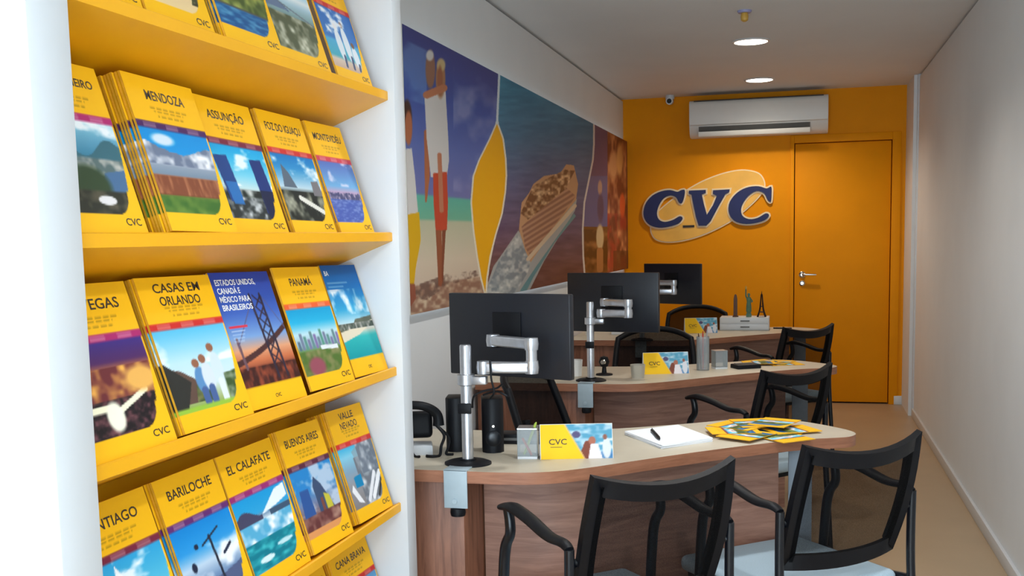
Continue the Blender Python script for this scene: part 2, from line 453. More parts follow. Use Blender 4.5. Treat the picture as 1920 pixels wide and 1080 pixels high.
def ph_orlando(p):
    p.vgrad([(0, (110, 150, 60)), (.1, (160, 176, 110)), (.3, (210, 226, 230)), (.6, (190, 226, 240)), (1, (84, 190, 232))])
    clouds(p, 2.5, 81, .5, p.v > .55); p.fill(p.poly([(.02, .55), (.2, .5), (.4, .35), (.4, .1), (.1, .1)]), (96, 72, 62)); p.speck(p.poly([(.3, .1), (.35, .3), (.6, .25), (.6, .08)]), 10, 82, (60, 80, 40), (150, 140, 90)); p.fill(p.poly([(0, .62), (.3, .35), (.16, .06), (0, .06)]), (44, 44, 40))
    for x, h, c in ((.45, .56, (90, 140, 190)), (.56, .6, (214, 224, 236)), (.72, .72, (210, 226, 240))):
        p.fill(p.ell(x, h*.62, .085, h*.3), c); p.fill(p.ell(x-.02, h, .05, .055), (150, 96, 70)); p.fill(p.line((x, .08), (x, h*.4), .045), (70, 96, 150) if x < .6 else (224, 232, 240))
    p.speck((p.v < .3+.1*p.u) & (p.u > .78), 12, 83, (60, 84, 44), (180, 190, 170)); p.fill(p.v < .06, (150, 190, 60))
def ph_panama(p):
    p.vgrad([(0, (110, 110, 60)), (.22, (90, 130, 56)), (.38, (110, 150, 90)), (.45, (150, 176, 190)), (.62, (190, 222, 232)), (.8, (30, 174, 220)), (1, (0, 156, 210))])
    for k in range(13):
        x = .06+k*.075; h = .52+.16*((k*37) % 10)/10
        p.fill((abs(p.u-x) < .028) & (p.v > .38) & (p.v < h), (84+(k*29) % 50, 110+(k*17) % 40, 130+(k*23) % 40))
    p.speck(p.v < .36, 9, 92, (80, 110, 44), (150, 140, 96)); p.fill(p.ell(.3, .12, .18, .14, .4), (150, 76, 90)); p.fill(p.poly([(.5, .36), (.9, .33), (.9, .4), (.5, .42)]), (226, 232, 236))
def ph_boat(p):
    p.vgrad([(0, (20, 80, 140)), (.5, (40, 140, 200)), (.55, (90, 190, 220)), (1, (40, 160, 216))]); p.fill(p.poly([(.35, .5), (.42, .95), (.6, .55)]), (236, 240, 244)); clouds(p, 3, 99, .5, (p.v > .6) & (p.u > .4))
def ph_chairlift(p):
    p.vgrad([(0, (60, 70, 110)), (.3, (110, 140, 180)), (.5, (190, 210, 230)), (.7, (40, 150, 220)), (1, (0, 130, 210))])
    clouds(p, 2.2, 101, .48, p.v < .7); p.fill((p.v < .25+.12*p.n(5, 102)) & (p.u > .45), (80, 92, 130)); p.fill(p.line((.62, 0), (.56, .78), .018), (30, 36, 54)); p.fill(p.line((.42, .7), (.74, .84), .012), (30, 36, 54)); p.fill(p.ell(.32, .72, .035, .035), (24, 34, 60)); p.fill(p.ell(.2, .5, .04, .06), (24, 34, 60)); p.fill(p.line((.72, .5), (.86, .58), .02), (24, 34, 60)); p.speck(p.v < .12, 8, 104, (40, 40, 60), (190, 120, 60))
def ph_glacier(p):
    p.vgrad([(0, (0, 110, 130)), (.3, (24, 160, 180)), (.45, (130, 206, 222)), (.62, (226, 240, 246)), (.7, (120, 150, 180)), (.75, (40, 160, 216)), (1, (10, 150, 214))])
    r = .74+.06*np.sin(p.u*11)+.05*p.n(8, 111); p.fill((p.v > .62) & (p.v < r) & (p.u < .45), (66, 66, 96)); p.fill((p.v > .6) & (p.v < .72) & (p.u > .6), (60, 84, 110)); p.fill(p.poly([(.45, .7), (.8, .95), (1, .98), (1, .8), (.75, .74)]), (232, 242, 250))
    p.speck((p.v > .36) & (p.v < .64), 10, 112, (84, 170, 210), (250, 252, 255)); p.speck(p.v < .4, 9, 113, (0, 120, 140), (60, 180, 190), 20); p.fill(p.ell(.3, .14, .14, .04), (214, 236, 240)); p.fill(p.ell(.7, .24, .16, .03), (190, 226, 234))
def ph_baires(p):
    p.vgrad([(0, (120, 70, 60)), (.3, (130, 100, 100)), (.5, (110, 130, 170)), (.7, (40, 130, 200)), (1, (30, 130, 200))])
    clouds(p, 3, 121, .52, p.v > .3, (190, 206, 226)); p.fill(p.poly([(.44, .1), (.42, .7), (.5, .84), (.62, .7), (.8, .3), (.8, .1)]), (56, 76, 110)); p.fill(p.poly([(.62, .15), (.62, .55), (.74, .5), (.8, .15)]), (200, 190, 60)); p.fill(p.poly([(.5, .1), (.52, .5), (.58, .5), (.58, .1)]), (120, 70, 60)); p.fill(p.poly([(.05, .3), (.1, .7), (.3, .7), (.32, .3)]), (44, 84, 150)); p.speck(p.v < .3, 9, 122, (100, 50, 50), (190, 150, 130)); p.fill((p.v < .1), (224, 150, 90))
def ph_valle(p):
    p.vgrad([(0, (130, 124, 124)), (.4, (150, 150, 156)), (.6, (130, 160, 184)), (.85, (130, 200, 226)), (1, (60, 176, 220))])
    p.speck((p.v < .8) & (p.u > .35), 8, 131, (110, 116, 126), (232, 236, 240)); p.fill(p.poly([(.35, .9), (.6, 1), (1, .95), (1, .5), (.5, .45)]), (140, 150, 160), .6); p.speck((p.v > .5) & (p.u > .5), 9, 135, (110, 120, 134), (226, 230, 236)); p.fill(p.poly([(.2, .5), (.2, .32), (.42, .32), (.42, .52)]), (0, 130, 180)); p.fill(p.line((.6, .08), (.95, .42), .045), (240, 240, 244)); p.fill(p.line((.45, .06), (.8, .45), .04), (230, 230, 236)); p.fill(p.poly([(.05, .3), (.16, .1), (.3, .05), (.12, .4)]), (236, 236, 240)); p.fill(p.line((.76, .06), (.95, .3), .025), (40, 40, 40))
def ph_resort(p):
    p.vgrad([(0, (60, 150, 190)), (.5, (120, 190, 220)), (1, (90, 150, 200))]); clouds(p, 3, 140, .5)

YEL = (252, 190, 14)
def paint_cover(u, v, photo, band):
    p = Pic(u, v); p.c[:] = YEL
    rgt = 1-0.02-0.10*np.clip((.52-v)/.34, 0, 1)**1.3
    rad = .2
    m = (v < .655) & (v > .115) & (u < rgt)
    cx, cy = .88-rad, .115+rad*.72
    corner = (u > cx) & (v < cy) & (np.hypot((u-cx), (v-cy)/.72) > rad)
    m &= ~corner
    q = Pic(np.clip(u/.96, 0, 1), np.clip((v-.115)/.54, 0, 1)); photo(q)
    p.c[m] = q.c[m]
    b = (v >= .655) & (v < .70); p.fill(b, band)
    p.fill(b & (v > .664) & (v < .692) & ((u*3.2 % 1) > .28) & ((u*3.2 % 1) < .82) & (np.sin(v*900) > -.2), (240, 220, 214), .45)
    for y, a, bb in ((.795, .24, .78), (.775, .30, .72), (.745, .34, .7)):
        p.fill((abs(v-y) < .006) & (u > a) & (u < bb) & (np.sin(u*70+y*300) > -.7), (176, 132, 10), .75)
    return p.c
def paint_states(u, v):
    p = Pic(u, v)
    p.vgrad([(0, YEL), (.155, YEL), (.16, (60, 30, 26)), (.24, (110, 50, 36)), (.34, (200, 110, 70)), (.42, (226, 160, 120)), (.52, (120, 160, 214)), (.7, (58, 96, 186)), (1, (44, 66, 164))])
    pic = v > .16
    p.speck(pic & (v < .3), 16, 151, (60, 24, 20), (170, 80, 50))
    arch = .33+.24*np.clip(u, 0, 1)-.03*np.sin(u*3.1)
    p.fill(pic & (abs(v-arch) < .022), (74, 40, 40)); 
    for a, b_ in (((.62, .2), (.55, .82)), ((.78, .2), (.73, .82))): p.fill(p.line(a, b_, .018) & pic, (46, 36, 54))
    for k in range(6):
        y = .3+k*.088; p.fill(p.line((.62, y), (.74, y+.08), .008) | p.line((.74, y), (.6, y+.08), .008), (46, 36, 54))
    p.fill(p.line((.14, .3), (.12, .5), .02) & pic, (110, 80, 90)); p.fill(p.line((.58, .8), (.12, .46), .005) | p.line((.76, .8), (1, .55), .005), (90, 90, 130))
    p.fill((abs(v-.60) < .008) & (u > .06) & (u < .36), (214, 50, 70)); 
    for k in range(4): p.fill((abs(v-.57+.025*k) < .004) & (u > .08) & (u < .3-.02*k), (190, 210, 236), .7)
    return p.c
def paint_florida(u, v):
    p = Pic(u, v)
    p.vgrad([(0, YEL), (.155, YEL), (.16, (0, 150, 160)), (.34, (40, 176, 176)), (.4, (214, 206, 190)), (.46, (206, 226, 232)), (.6, (40, 160, 210)), (.8, (16, 112, 186)), (1, (16, 84, 156))])
    clouds(p, 3, 161, .5, (v > .55) & (v < .78)); p.fill(p.poly([(0, .36), (1, .46), (1, .52), (.5, .5), (.4, .45), (0, .44)]), (96, 100, 84)); p.fill(p.poly([(0, .31), (.5, .36), (1, .46), (1, .48), (.3, .42), (0, .4)]), (226, 214, 190)); p.speck((v > .42) & (v < .47), 14, 163, (70, 80, 70), (214, 206, 200))
    for k in range(3): p.fill((abs(v-.84+.035*k) < .005) & (u > .06) & (u < .62-.14*k), (190, 214, 236), .6)
    return p.c

def grid_print(name, nu, nv, fn_pos, paint, m, parent=None):
    U, V = np.meshgrid(np.linspace(0, 1, nu+1), np.linspace(0, 1, nv+1), indexing='ij')
    u, v = U.ravel(), V.ravel()
    co = fn_pos(u, v)
    idx = np.arange((nu+1)*(nv+1)).reshape(nu+1, nv+1)
    q = np.stack([idx[:-1, :-1], idx[1:, :-1], idx[1:, 1:], idx[:-1, 1:]], -1).reshape(-1, 4)
    me = bpy.data.meshes.new(name)
    me.vertices.add(len(co)); me.vertices.foreach_set('co', co.astype(np.float32).ravel())
    me.loops.add(q.size); me.loops.foreach_set('vertex_index', q.astype(np.int32).ravel())
    me.polygons.add(len(q)); me.polygons.foreach_set('loop_start', np.arange(0, q.size, 4, dtype=np.int32))
    me.update(calc_edges=True)
    du, dv = .25/nu, .25/nv
    col = sum(np.clip(paint(np.clip(u+a*du, 0, 1), np.clip(v+b*dv, 0, 1)), 0, 255) for a, b in ((-1, -.5), (.5, -1), (1, .5), (-.5, 1)))/4
    l = lin(col)
    at = me.color_attributes.new('print', 'FLOAT_COLOR', 'POINT')
    at.data.foreach_set('color', np.concatenate([l, np.ones((len(l), 1))], 1).astype(np.float32).ravel())
    me.materials.append(m)
    o = bpy.data.objects.new(name, me); COL.objects.link(o)
    if parent is not None: o.parent = parent
    return o

# ================================================================== SETTING
XL, XR, YB, ZC, YF = -1.425, 0.835, 9.119, 2.512, -2.0
struct('floor', MB().box(XL-.1, XR+.1, YF, YB+.12, -.08, 0), MT['floor'], 'beige floor')
struct('ceiling', MB().box(XL-.1, XR+.1, YF, YB+.12, ZC, ZC+.08), MT['ceil'], 'white plaster ceiling')
struct('wall_left', MB().box(XL-.1, XL, YF, YB, 0, ZC-.016), MT['wall'], 'white wall on the left carrying the mural')
struct('wall_right', MB().box(XR, XR+.1, YF, 8.53, 0, ZC-.016), MT['wall'], 'plain white wall on the right')
struct('trim_1', MB().box(XR-.012, XR+.1, 8.53, 8.57, 0, ZC, .003), MT['white'], 'white vertical trim on the right wall')
struct('trim_2', MB().box(.80, XR+.1, 8.57, YB, 0, ZC), MT['wall'], 'narrow white wall return beside the yellow door')
struct('trim_3', MB().box(XL-.1, XL-.03, YF, YB, ZC-.016, ZC), MT['gap'], 'dark shadow gap above the left wall')
struct('trim_4', MB().box(XR+.03, XR+.1, YF, 8.53, ZC-.016, ZC), MT['gap'], 'dark shadow gap above the right wall')
# back wall with the door opening
DX0, DX1, DZ = -.045, .70, 2.098
wb = MB()
wb.box(XL-.1, DX0, YB, YB+.12, 0, ZC)
wb.box(DX1, .80, YB, YB+.12, 0, ZC)
wb.box(DX0, DX1, YB, YB+.12, DZ, ZC)
struct('wall_back', wb, MT['orange'], 'orange back wall')
dr = struct('door_1', MB().box(DX0+.006, DX1-.006, YB+.012, YB+.05, .012, DZ-.005, .003), MT['orange'], 'flush orange door in the back wall')
struct('trim_5', MB().box(DX0-.02, DX1+.02, YB+.09, YB+.11, 0, DZ+.02), MT['gap'], 'dark rebate behind the door')
fr = MB()
fr.box(DX1, DX1+.065, YB-.014, YB, 0, DZ+.06, .003); fr.box(DX0, DX1, YB-.014, YB, DZ, DZ+.06, .003)
fr.box(DX0-.03, DX0, YB-.014, YB, 0, DZ+.06, .003)
struct('trim_6', fr, MT['orange'], 'orange door casing')
# door lever
hx, hz = aty(1504, 515, YB)[0], aty(1504, 515, YB)[2]
h = MB(); h.lathe([(.026, 0), (.026, .008), (.02, .012), (.011, .014), (.011, .05)], n=20, m=Matrix.Translation((hx, YB+.012, hz)) @ Matrix.Rotation(PI/2, 4, 'X'))
h.tube([(hx, YB-.034, hz), (hx+.03, YB-.04, hz+.002), (hx+.11, YB-.04, hz)], [.011, .010, .008], 12)
h.lathe([(.022, 0), (.022, .008), (.012, .010), (.012, .018)], n=20, m=Matrix.Translation((hx, YB+.012, hz-.07)) @ Matrix.Rotation(PI/2, 4, 'X'))
h.build('door_handle', MT['chrome'], dr)
struct('baseboard_right', MB().box(XR-.016, XR, YF, 8.53, 0, .062, .003), MT['white'], 'white baseboard along the right wall')
struct('baseboard_back', MB().box(.74, .80, YB-.016, YB, 0, .07, .003), MT['white'], 'short white baseboard stub beside the door')
struct('baseboard_left', MB().box(XL, XL+.016, 2.80, YB, 0, .062, .003), MT['white'])

# ================================================================== MURAL
MX = XL+.034
MY0, MY1, MZ0, MZ1 = 3.79, YB-.01, 1.115, 2.168
mur = thing('wall_mural', 'long printed beach, ship and crowd mural on the left wall', 'mural', (XL, (MY0+MY1)/2, MZ0))
mo = Vector(mur.location)
MB().box(XL+.014-mo.x, MX-.001-mo.x, MY0-mo.y, MY1-mo.y, 0, MZ1-MZ0, .001).build('backing_board', MT['card'], mur)
MB().box(XL-mo.x, XL+.014-mo.x, MY0+.05-mo.y, MY1-.05-mo.y, .012, .022).build('light_strip', MT['strip'], mur)
MB().box(XL-mo.x, XL+.014-mo.x, MY0+.05-mo.y, MY1-.05-mo.y, MZ1-MZ0-.022, MZ1-MZ0-.014).build('light_strip', MT['strip'], mur)
def mpos(u, v):
    y = MY0+(MY1-MY0)*u**1.25
    z = MZ0+(MZ1-MZ0)*v
    return np.stack([np.full_like(u, MX)-mo.x, y-mo.y, z-mo.z], 1)
def mpaint(u, v):
    P = mpos(u, v)+np.array([mo.x, mo.y, mo.z])
    V = P-CC; zz = V@CF
    x = PX+FPX*(V@CR)/zz; y = PY+FPX*(V@CD)/zz
    p = Pic(x, y)
    # --- beach panel
    p.c[:] = (70, 84, 150)
    g = np.interp(v, [0, .18, .33, .34, .42, .43, .6, .8, 1], np.arange(9))
    st = np.array([(206, 180, 160), (214, 196, 172), (190, 190, 160), (110, 180, 150), (90, 180, 160), (110, 116, 172), (90, 110, 178), (58, 84, 164), (62, 66, 132)], float)
    # horizon is level on the wall, so paint by height v
    p.c = np.stack([np.interp(g, np.arange(9), st[:, k]) for k in range(3)], 1)
    cl = np.clip((fbm(x/60+2, y/70+1, 5)-.5)/.2, 0, 1)*(v > .45)*(v < .95)
    p.fill(cl*(x > 850), (170, 170, 206), .55); p.fill(cl*(x <= 800)*(v > .75), (120, 160, 214), .5)
    p.speck(v < .1, .12, 9, (150, 110, 90), (214, 190, 160))
    p.fill((np.clip((fbm(x/9, y/9, 8)-.35)/.25, 0, 1))*(p.poly([(772, 560), (780, 535), (835, 515), (895, 506), (900, 516), (840, 535), (800, 562)])), (110, 84, 74), .85)
    skin = (176, 104, 70); shirt = (214, 210, 206); redc = (196, 70, 44)
    # boy
    p.fill(p.poly([(756, 280), (772, 278), (778, 330), (784, 400), (764, 405), (757, 340)]), shirt)
    p.fill(p.ell(763, 225, 9.5, 38, .25), (66, 40, 34)); p.fill(p.ell(766, 240, 7, 32, .25), skin)
    p.fill(p.poly([(758, 330), (762, 330), (766, 430), (761, 430)]), (120, 60, 44))
    p.fill(p.poly([(764, 402), (786, 398), (789, 450), (780, 500), (776, 535), (767, 535), (768, 470)]), (220, 170, 20))
    p.fill(p.poly([(768, 532), (778, 532), (780, 560), (770, 575)]), (150, 84, 64))
    # couple
    p.fill(p.poly([(795, 245), (803, 240), (806, 330), (800, 380), (797, 378)]), skin)
    p.fill(p.poly([(796, 182), (835, 165), (840, 250), (842, 300), (838, 330), (808, 332), (800, 260)]), shirt)
    p.fill(p.ell(807, 130, 9, 36, .25), (150, 106, 84)); p.fill(p.ell(806, 104, 7, 10, .4), (214, 210, 206)); p.fill(p.ell(826, 148, 9, 36, .25), (170, 120, 84)); p.fill(p.ell(827, 122, 8, 12, .4), (206, 180, 130)); p.fill(p.ell(825, 150, 5, 26, .4), (160, 96, 66))
    p.fill(p.line((800, 178), (832, 165), 7), (190, 120, 84))
    p.fill(p.poly([(812, 325), (838, 322), (840, 380), (838, 432), (817, 434), (813, 380)]), redc); p.fill(p.line((824, 290), (828, 395), 4), (190, 120, 90))
    p.fill(p.poly([(817, 432), (828, 432), (830, 520), (828, 538), (822, 535)]), (150, 84, 56)); p.fill(p.poly([(829, 432), (836, 430), (832, 500), (831, 538), (828, 520)]), (130, 70, 48))
    # --- ship panel
    bnd = np.interp(y, [140, 165, 230, 300, 380, 440, 500, 560, 620], [936, 935, 932, 946, 944, 930, 918, 912, 908])
    sea = x > bnd
    seac = np.interp(y, [140, 250, 350, 430, 500, 560], np.arange(6))
    ss = np.array([(44, 128, 160), (64, 116, 150), (84, 92, 130), (100, 80, 108), (112, 72, 70), (106, 62, 50)], float)
    sc = np.stack([np.interp(seac, np.arange(6), ss[:, k]) for k in range(3)], 1)
    rp = (fbm(x/26, y/7, 17)-.5)[:, None]*40
    p.c[sea] = np.clip(sc+rp, 0, 255)[sea]
    S = sea.astype(float)
    p.fill(p.poly([(900, 575), (925, 500), (972, 432), (1000, 470), (1082, 372), (1078, 395), (1020, 490), (985, 560)])*S, (166, 168, 166))
    p.speck(p.poly([(900, 575), (935, 490), (970, 440), (1000, 470), (990, 510), (960, 560)])*S, .14, 22, (130, 140, 146), (206, 206, 200))
    p.fill(p.poly([(975, 545), (1005, 500), (1076, 400), (1080, 405), (1040, 455), (1000, 520), (985, 550)])*S, (96, 144, 150))
    p.fill(p.poly([(973, 430), (978, 380), (992, 362), (1000, 345), (1020, 330), (1050, 325), (1062, 308), (1076, 310), (1084, 345), (1080, 375), (1040, 425), (995, 492), (985, 470)])*S, (196, 150, 112))
    body = p.poly([(978, 425), (1060, 350), (1080, 368), (1040, 422), (995, 480), (985, 465)])*S
    p.fill(body, (150, 104, 84)); p.fill(body*(np.sin((x*.62+y)*.62) > .1), (196, 150, 120), .8)
    p.speck(p.poly([(976, 400), (1000, 348), (1060, 318), (1078, 320), (1060, 355), (990, 412)])*S, .16, 27, (120, 76, 48), (236, 196, 150))
    p.fill((p.line((990, 486), (1078, 386), 3.5))*S, (214, 190, 160))
    # --- crowd panel
    b2 = np.interp(y, [240, 270, 300, 340, 380, 430, 480, 520, 560], [1113, 1113, 1111, 1103, 1095, 1092, 1093, 1096, 1098])
    cr = (x > b2)
    C_ = cr.astype(float)
    p.fill(C_, (108, 78, 110)); p.fill(cr & (y > 330) & (y < 430) & (x < 1140), (104, 96, 140)); p.fill(cr & (y > 425), (120, 74, 26))
    p.speck(C_*(y > 430), .1, 33, (96, 56, 20), (166, 110, 60))
    p.fill(p.ell(1125, 352, 4, 14, .4)*C_, (190, 150, 130)); p.fill(p.ell(1126, 390, 6, 26, .4)*C_, (96, 70, 96)); p.fill(p.ell(1125, 445, 7, 24, .3)*C_, (214, 186, 140)); p.fill(p.line((1125, 470), (1125, 505), 6)*C_, (180, 120, 70))
    p.speck(C_*(x > 1139), .16, 41, (120, 60, 40), (226, 160, 110), .05)
    p.fill(C_*(x > 1139)*(y > 400)*np.clip((fbm(x/10, y/26, 44)-.42)/.2, 0, 1), (176, 64, 48), .8)
    p.fill(p.ell(1167, 385, 5, 22, .4)*C_, (220, 96, 50)); p.fill(p.ell(1150, 310, 8, 26, .5)*C_, (206, 150, 104)); p.fill(p.ell(1162, 300, 6, 30, .5)*C_, (214, 160, 100)); p.fill(C_*(x > 1174), (110, 60, 40), .6); p.fill(C_*(y > 470)*(x > 1150), (96, 60, 36), .6)
    p.fill(cr & (x < b2+2.2), (226, 214, 204)); p.fill((x > b2-1) & (x < b2+1), (214, 206, 200))
    # --- yellow leaf between the beach and the ship
    L_ = np.interp(y, [232, 260, 300, 330, 380, 430, 480, 520, 548], [932, 920, 900, 889, 885, 889, 896, 903, 910])
    R_ = np.interp(y, [232, 260, 300, 330, 360, 400, 440, 480, 520, 548], [932, 942, 947, 948, 946, 940, 928, 918, 912, 910])
    leaf = (x > L_) & (x < R_) & (y > 232) & (y < 548)
    edge = (x > L_-3) & (x < R_+3) & (y > 228) & (y < 560)
    p.fill(edge, (232, 222, 200)); p.fill((abs(x-bnd) < 2) & (y < 236), (214, 226, 232)); p.fill(leaf, (240, 172, 8))
    return p.c
grid_print('printed_face', 700, 220, mpos, mpaint, MT['muralm'], mur)

# ================================================================== BROCHURE RACK
RY0, RY1 = 1.366, 2.652
rack = thing('brochure_rack', 'tall white rack with sloping yellow shelves at the left', 'rack', (-1.2, 2.0, 0))
ro = Vector(rack.location)
TM = Matrix.Translation(-ro)
RTOP = 2.46
MB().box(-1.42, -1.0, 1.276, RY0, 0, RTOP, .002, m=TM).build('side_panel', MT['white'], rack)
MB().box(-1.42, -1.0, RY1, 2.716, 0, RTOP, .002, m=TM).build('side_panel', MT['white'], rack)
MB().box(-1.42, -1.225, RY0, RY1, 0, RTOP, m=TM).build('back_panel', MT['yellow'], rack)
MB().box(-1.225, -1.03, RY0, RY1, 0, .1, m=TM).build('plinth', MT['white'], rack)
TILT = math.radians(18.0); PT = math.radians(22.0)
ZS = [1.748, 1.39, 1.04, .677, .322]
SHX = -1.018
for z in ZS + [2.10]:
    c, s_ = math.cos(PT), math.sin(PT)
    prof = [(SHX, z), (SHX, z+.021), (SHX-.004, z+.023), (SHX-.2*c, z+.023-.2*s_), (SHX-.2*c, z-.2*s_+.003)]
    b = MB(); t = bmesh.new()
    A = [t.verts.new((x, RY0, zz)) for x, zz in prof]; B = [t.verts.new((x, RY1, zz)) for x, zz in prof]
    t.faces.new(A); t.faces.new(B[::-1])
    for k in range(len(prof)): t.faces.new((A[k], B[k], B[(k+1) % len(prof)], A[(k+1) % len(prof)]))
    b.add(t, TM); b.build('shelf', MT['yellow'], rack)

BH = .286
SHELF_WORD = ['top visible', 'second', 'middle', 'fourth', 'lowest visible']
def brochure(row, y0, w, d, rot, photo, band, title, thick, name_word, desc, special=None, tpos=.5, tw=.5):
    """thing frame: local X runs along +Y (left to right on the cover), local Y up the cover, local Z out of the cover"""
    zs = ZS[row]; rot *= .6
    n = Vector((math.cos(TILT), 0, math.sin(TILT))); up = Vector((-math.sin(TILT), 0, math.cos(TILT))); ax = Vector((0, 1, 0))
    base = Vector((SHX-.004-d*math.cos(PT), y0, zs+.0235-d*math.sin(PT)))
    def frame(off, dy):
        q = base - n*off + Vector((0, dy, 0)) + up*(w*math.sin(rot)+.0004)
        # drop along the leaning plane until it touches the sloping plate
        m = Matrix((ax, up, n)).transposed().to_4x4(); m.translation = q
        return m @ Matrix.Rotation(-rot, 4, 'Z')
    lab = f'{name_word} brochure {desc}, {SHELF_WORD[row]} rack shelf'
    o = bpy.data.objects.new('travel_brochure', None); COL.objects.link(o); o.empty_display_size = .03
    tag(o, lab, 'brochure', f'front brochures on the {SHELF_WORD[row]} rack shelf')
    o.matrix_world = frame(0, 0)
    th = .0045
    MB().box(0, w, 0, BH, -th, -.0003, 0).build('pages', MT['pages'], o, smooth=0)
    def pos(u, v): return np.stack([u*w, v*BH, np.zeros_like(u)], 1)
    pf = special if special else (lambda u, v: paint_cover(u, v, photo, band))
    grid_print('cover', 84, 116, pos, pf, MT['printm'], o)
    tb = MB()
    lines = title.split('\n')
    if special is None:
        hh = .0185 if len(lines) == 1 else .0175
        for k, ln in enumerate(lines):
            yb = .845*BH if len(lines) == 1 else (.895-.085*k)*BH
            wt = min(.78, .078*len(ln))*w*1.0
            text_into(tb, ln, tpos*w, yb, wt, hh, .0005, .012)
        tb.build('title', MT['ink'], o, smooth=0)
    else:
        for k, ln in enumerate(lines):
            text_into(tb, ln, .06*w+.5*min(.66, .042*len(ln)+.03)*w, (.905-.062*k)*BH, min(.66, .042*len(ln)+.03)*w, .0125, .0005, .02)
        tb.build('title', MT['inkw'], o, smooth=0)
    lb = MB(); text_into(lb, 'CVC', (.84 if special is None else .5)*w, .052*BH, .2*w if special is None else .1*w, .0125 if special is None else .008, .0005, .01)
    lb.build('logo', MT['ink'], o, smooth=0)
    nc = max(0, int(round(thick/.0058))-1)
    ch = [c for c in children(o) if c.name.split('.')[0] in ('pages', 'cover')]
    for k in range(nc):
        r = o.copy(); COL.objects.link(r)
        jit = .0012*(((k*7+row*3) % 5)-2)
        r.matrix_world = frame(.0058*(k+1), -.0026*(k+1)+jit)
        tag(r, f'copies stacked behind the front {name_word} brochure', 'brochure', f'copies behind the {name_word} brochure')
        for c0 in ch:
            c1 = c0.copy(); COL.objects.link(c1); c1.parent = r
RD = (206, 44, 40); MG = (176, 40, 110); PU = (74, 34, 92); DR = (120, 34, 60); OR = (236, 96, 44)
rad = math.radians
brochure(0, 1.395, .212, .012, 0, ph_resort, RD, 'CANCÚN', .012, 'coastal', 'at the left end beside the near rack panel')
brochure(0, 1.617, .217, .012, 0, ph_beach, RD, 'NATAL', .012, 'sandy beach', 'with dark foliage on its cover')
brochure(0, 1.862, .235, .006, 0, ph_castle, RD, 'SAN JUAN', .04, 'island castle', 'with white fort cover, thick pile')
brochure(0, 2.108, .240, .012, 0, ph_bridge_hill, RD, 'SALVADOR', .006, 'bridge and hillside', 'with a pale sky on its cover')
brochure(0, 2.386, .210, .012, 0, ph_family_sea, RD, 'FAMILIA', .006, 'family at the sea', 'at the far end with blue cover')
brochure(1, 1.385, .200, .012, rad(1), ph_rio, MG, 'RIO DE JANEIRO', .012, 'Rio de Janeiro', 'with green hillside and bay cover', tpos=.50, tw=.7)
brochure(1, 1.644, .222, .004, rad(1.6), ph_mendoza, PU, 'MENDOZA', .058, 'Mendoza', 'with snowy mountain cover, thickest pile', tpos=.52)
brochure(1, 1.886, .232, .022, rad(1.8), ph_towers, DR, 'ASSUNÇÃO', .012, 'Assunção', 'with two dark blue towers on its cover')
brochure(1, 2.148, .218, .022, rad(1.2), ph_foz, RD, 'FOZ DO IGUAÇU', .012, 'Foz do Iguaçu', 'with blue sky and pale skyline cover')
brochure(1, 2.392, .206, .022, 0, ph_monte, (206, 60, 80), 'MONTEVIDÉU', .012, 'Montevidéu', 'with violet sky and water cover at the far end')
brochure(2, 1.400, .232, .010, 0, ph_vegas, MG, 'LAS VEGAS', .018, 'Las Vegas', 'with orange city lights at night cover', tpos=.50)
brochure(2, 1.656, .246, .008, rad(1), ph_orlando, RD, 'CASAS EM\nORLANDO', .020, 'Casas em Orlando', 'with a family before houses on its cover')
brochure(2, 1.909, .244, .014, rad(2), None, None, 'ESTADOS UNIDOS,\nCANADÁ E\nMÉXICO PARA\nBRASILEIROS', .012, 'blue North America', 'with a steel bridge at sunset cover', special=paint_states)
brochure(2, 2.168, .236, .008, rad(2), ph_panama, OR, 'PANAMÁ', .008, 'Panamá', 'with skyline and green park cover')
brochure(2, 2.425, .212, .014, rad(2), None, None, 'BA', .020, 'blue seaside', 'with turquoise water cover at the far end', special=paint_florida)
brochure(3, 1.420, .236, .012, 0, ph_boat, DR, 'SANTIAGO', .018, 'Santiago', 'with white sail on blue cover', tpos=.53)
brochure(3, 1.682, .214, .012, 0, ph_chairlift, (96, 40, 110), 'BARILOCHE', .020, 'Bariloche', 'with a dark chairlift pole on its cover')
brochure(3, 1.904, .230, .012, 0, ph_glacier, (150, 40, 110), 'EL CALAFATE', .012, 'El Calafate', 'with turquoise glacier cover')
brochure(3, 2.150, .214, .008, rad(2.5), ph_baires, (90, 36, 60), 'BUENOS AIRES', .016, 'Buenos Aires', 'with a dark pointed tower on its cover')
brochure(3, 2.416, .214, .010, rad(3), ph_valle, RD, 'VALLE\nNEVADO', .044, 'snowy valley', 'with grey rock cover at the far end')
brochure(4, 2.140, .232, .012, 0, ph_resort, RD, 'ÉS', .018, 'half hidden yellow', 'left of the Cana Brava one', tpos=.85)
brochure(4, 2.402, .232, .012, rad(2), ph_resort, RD, 'CANA BRAVA', .018, 'Cana Brava', 'cut off by the bottom of the picture')

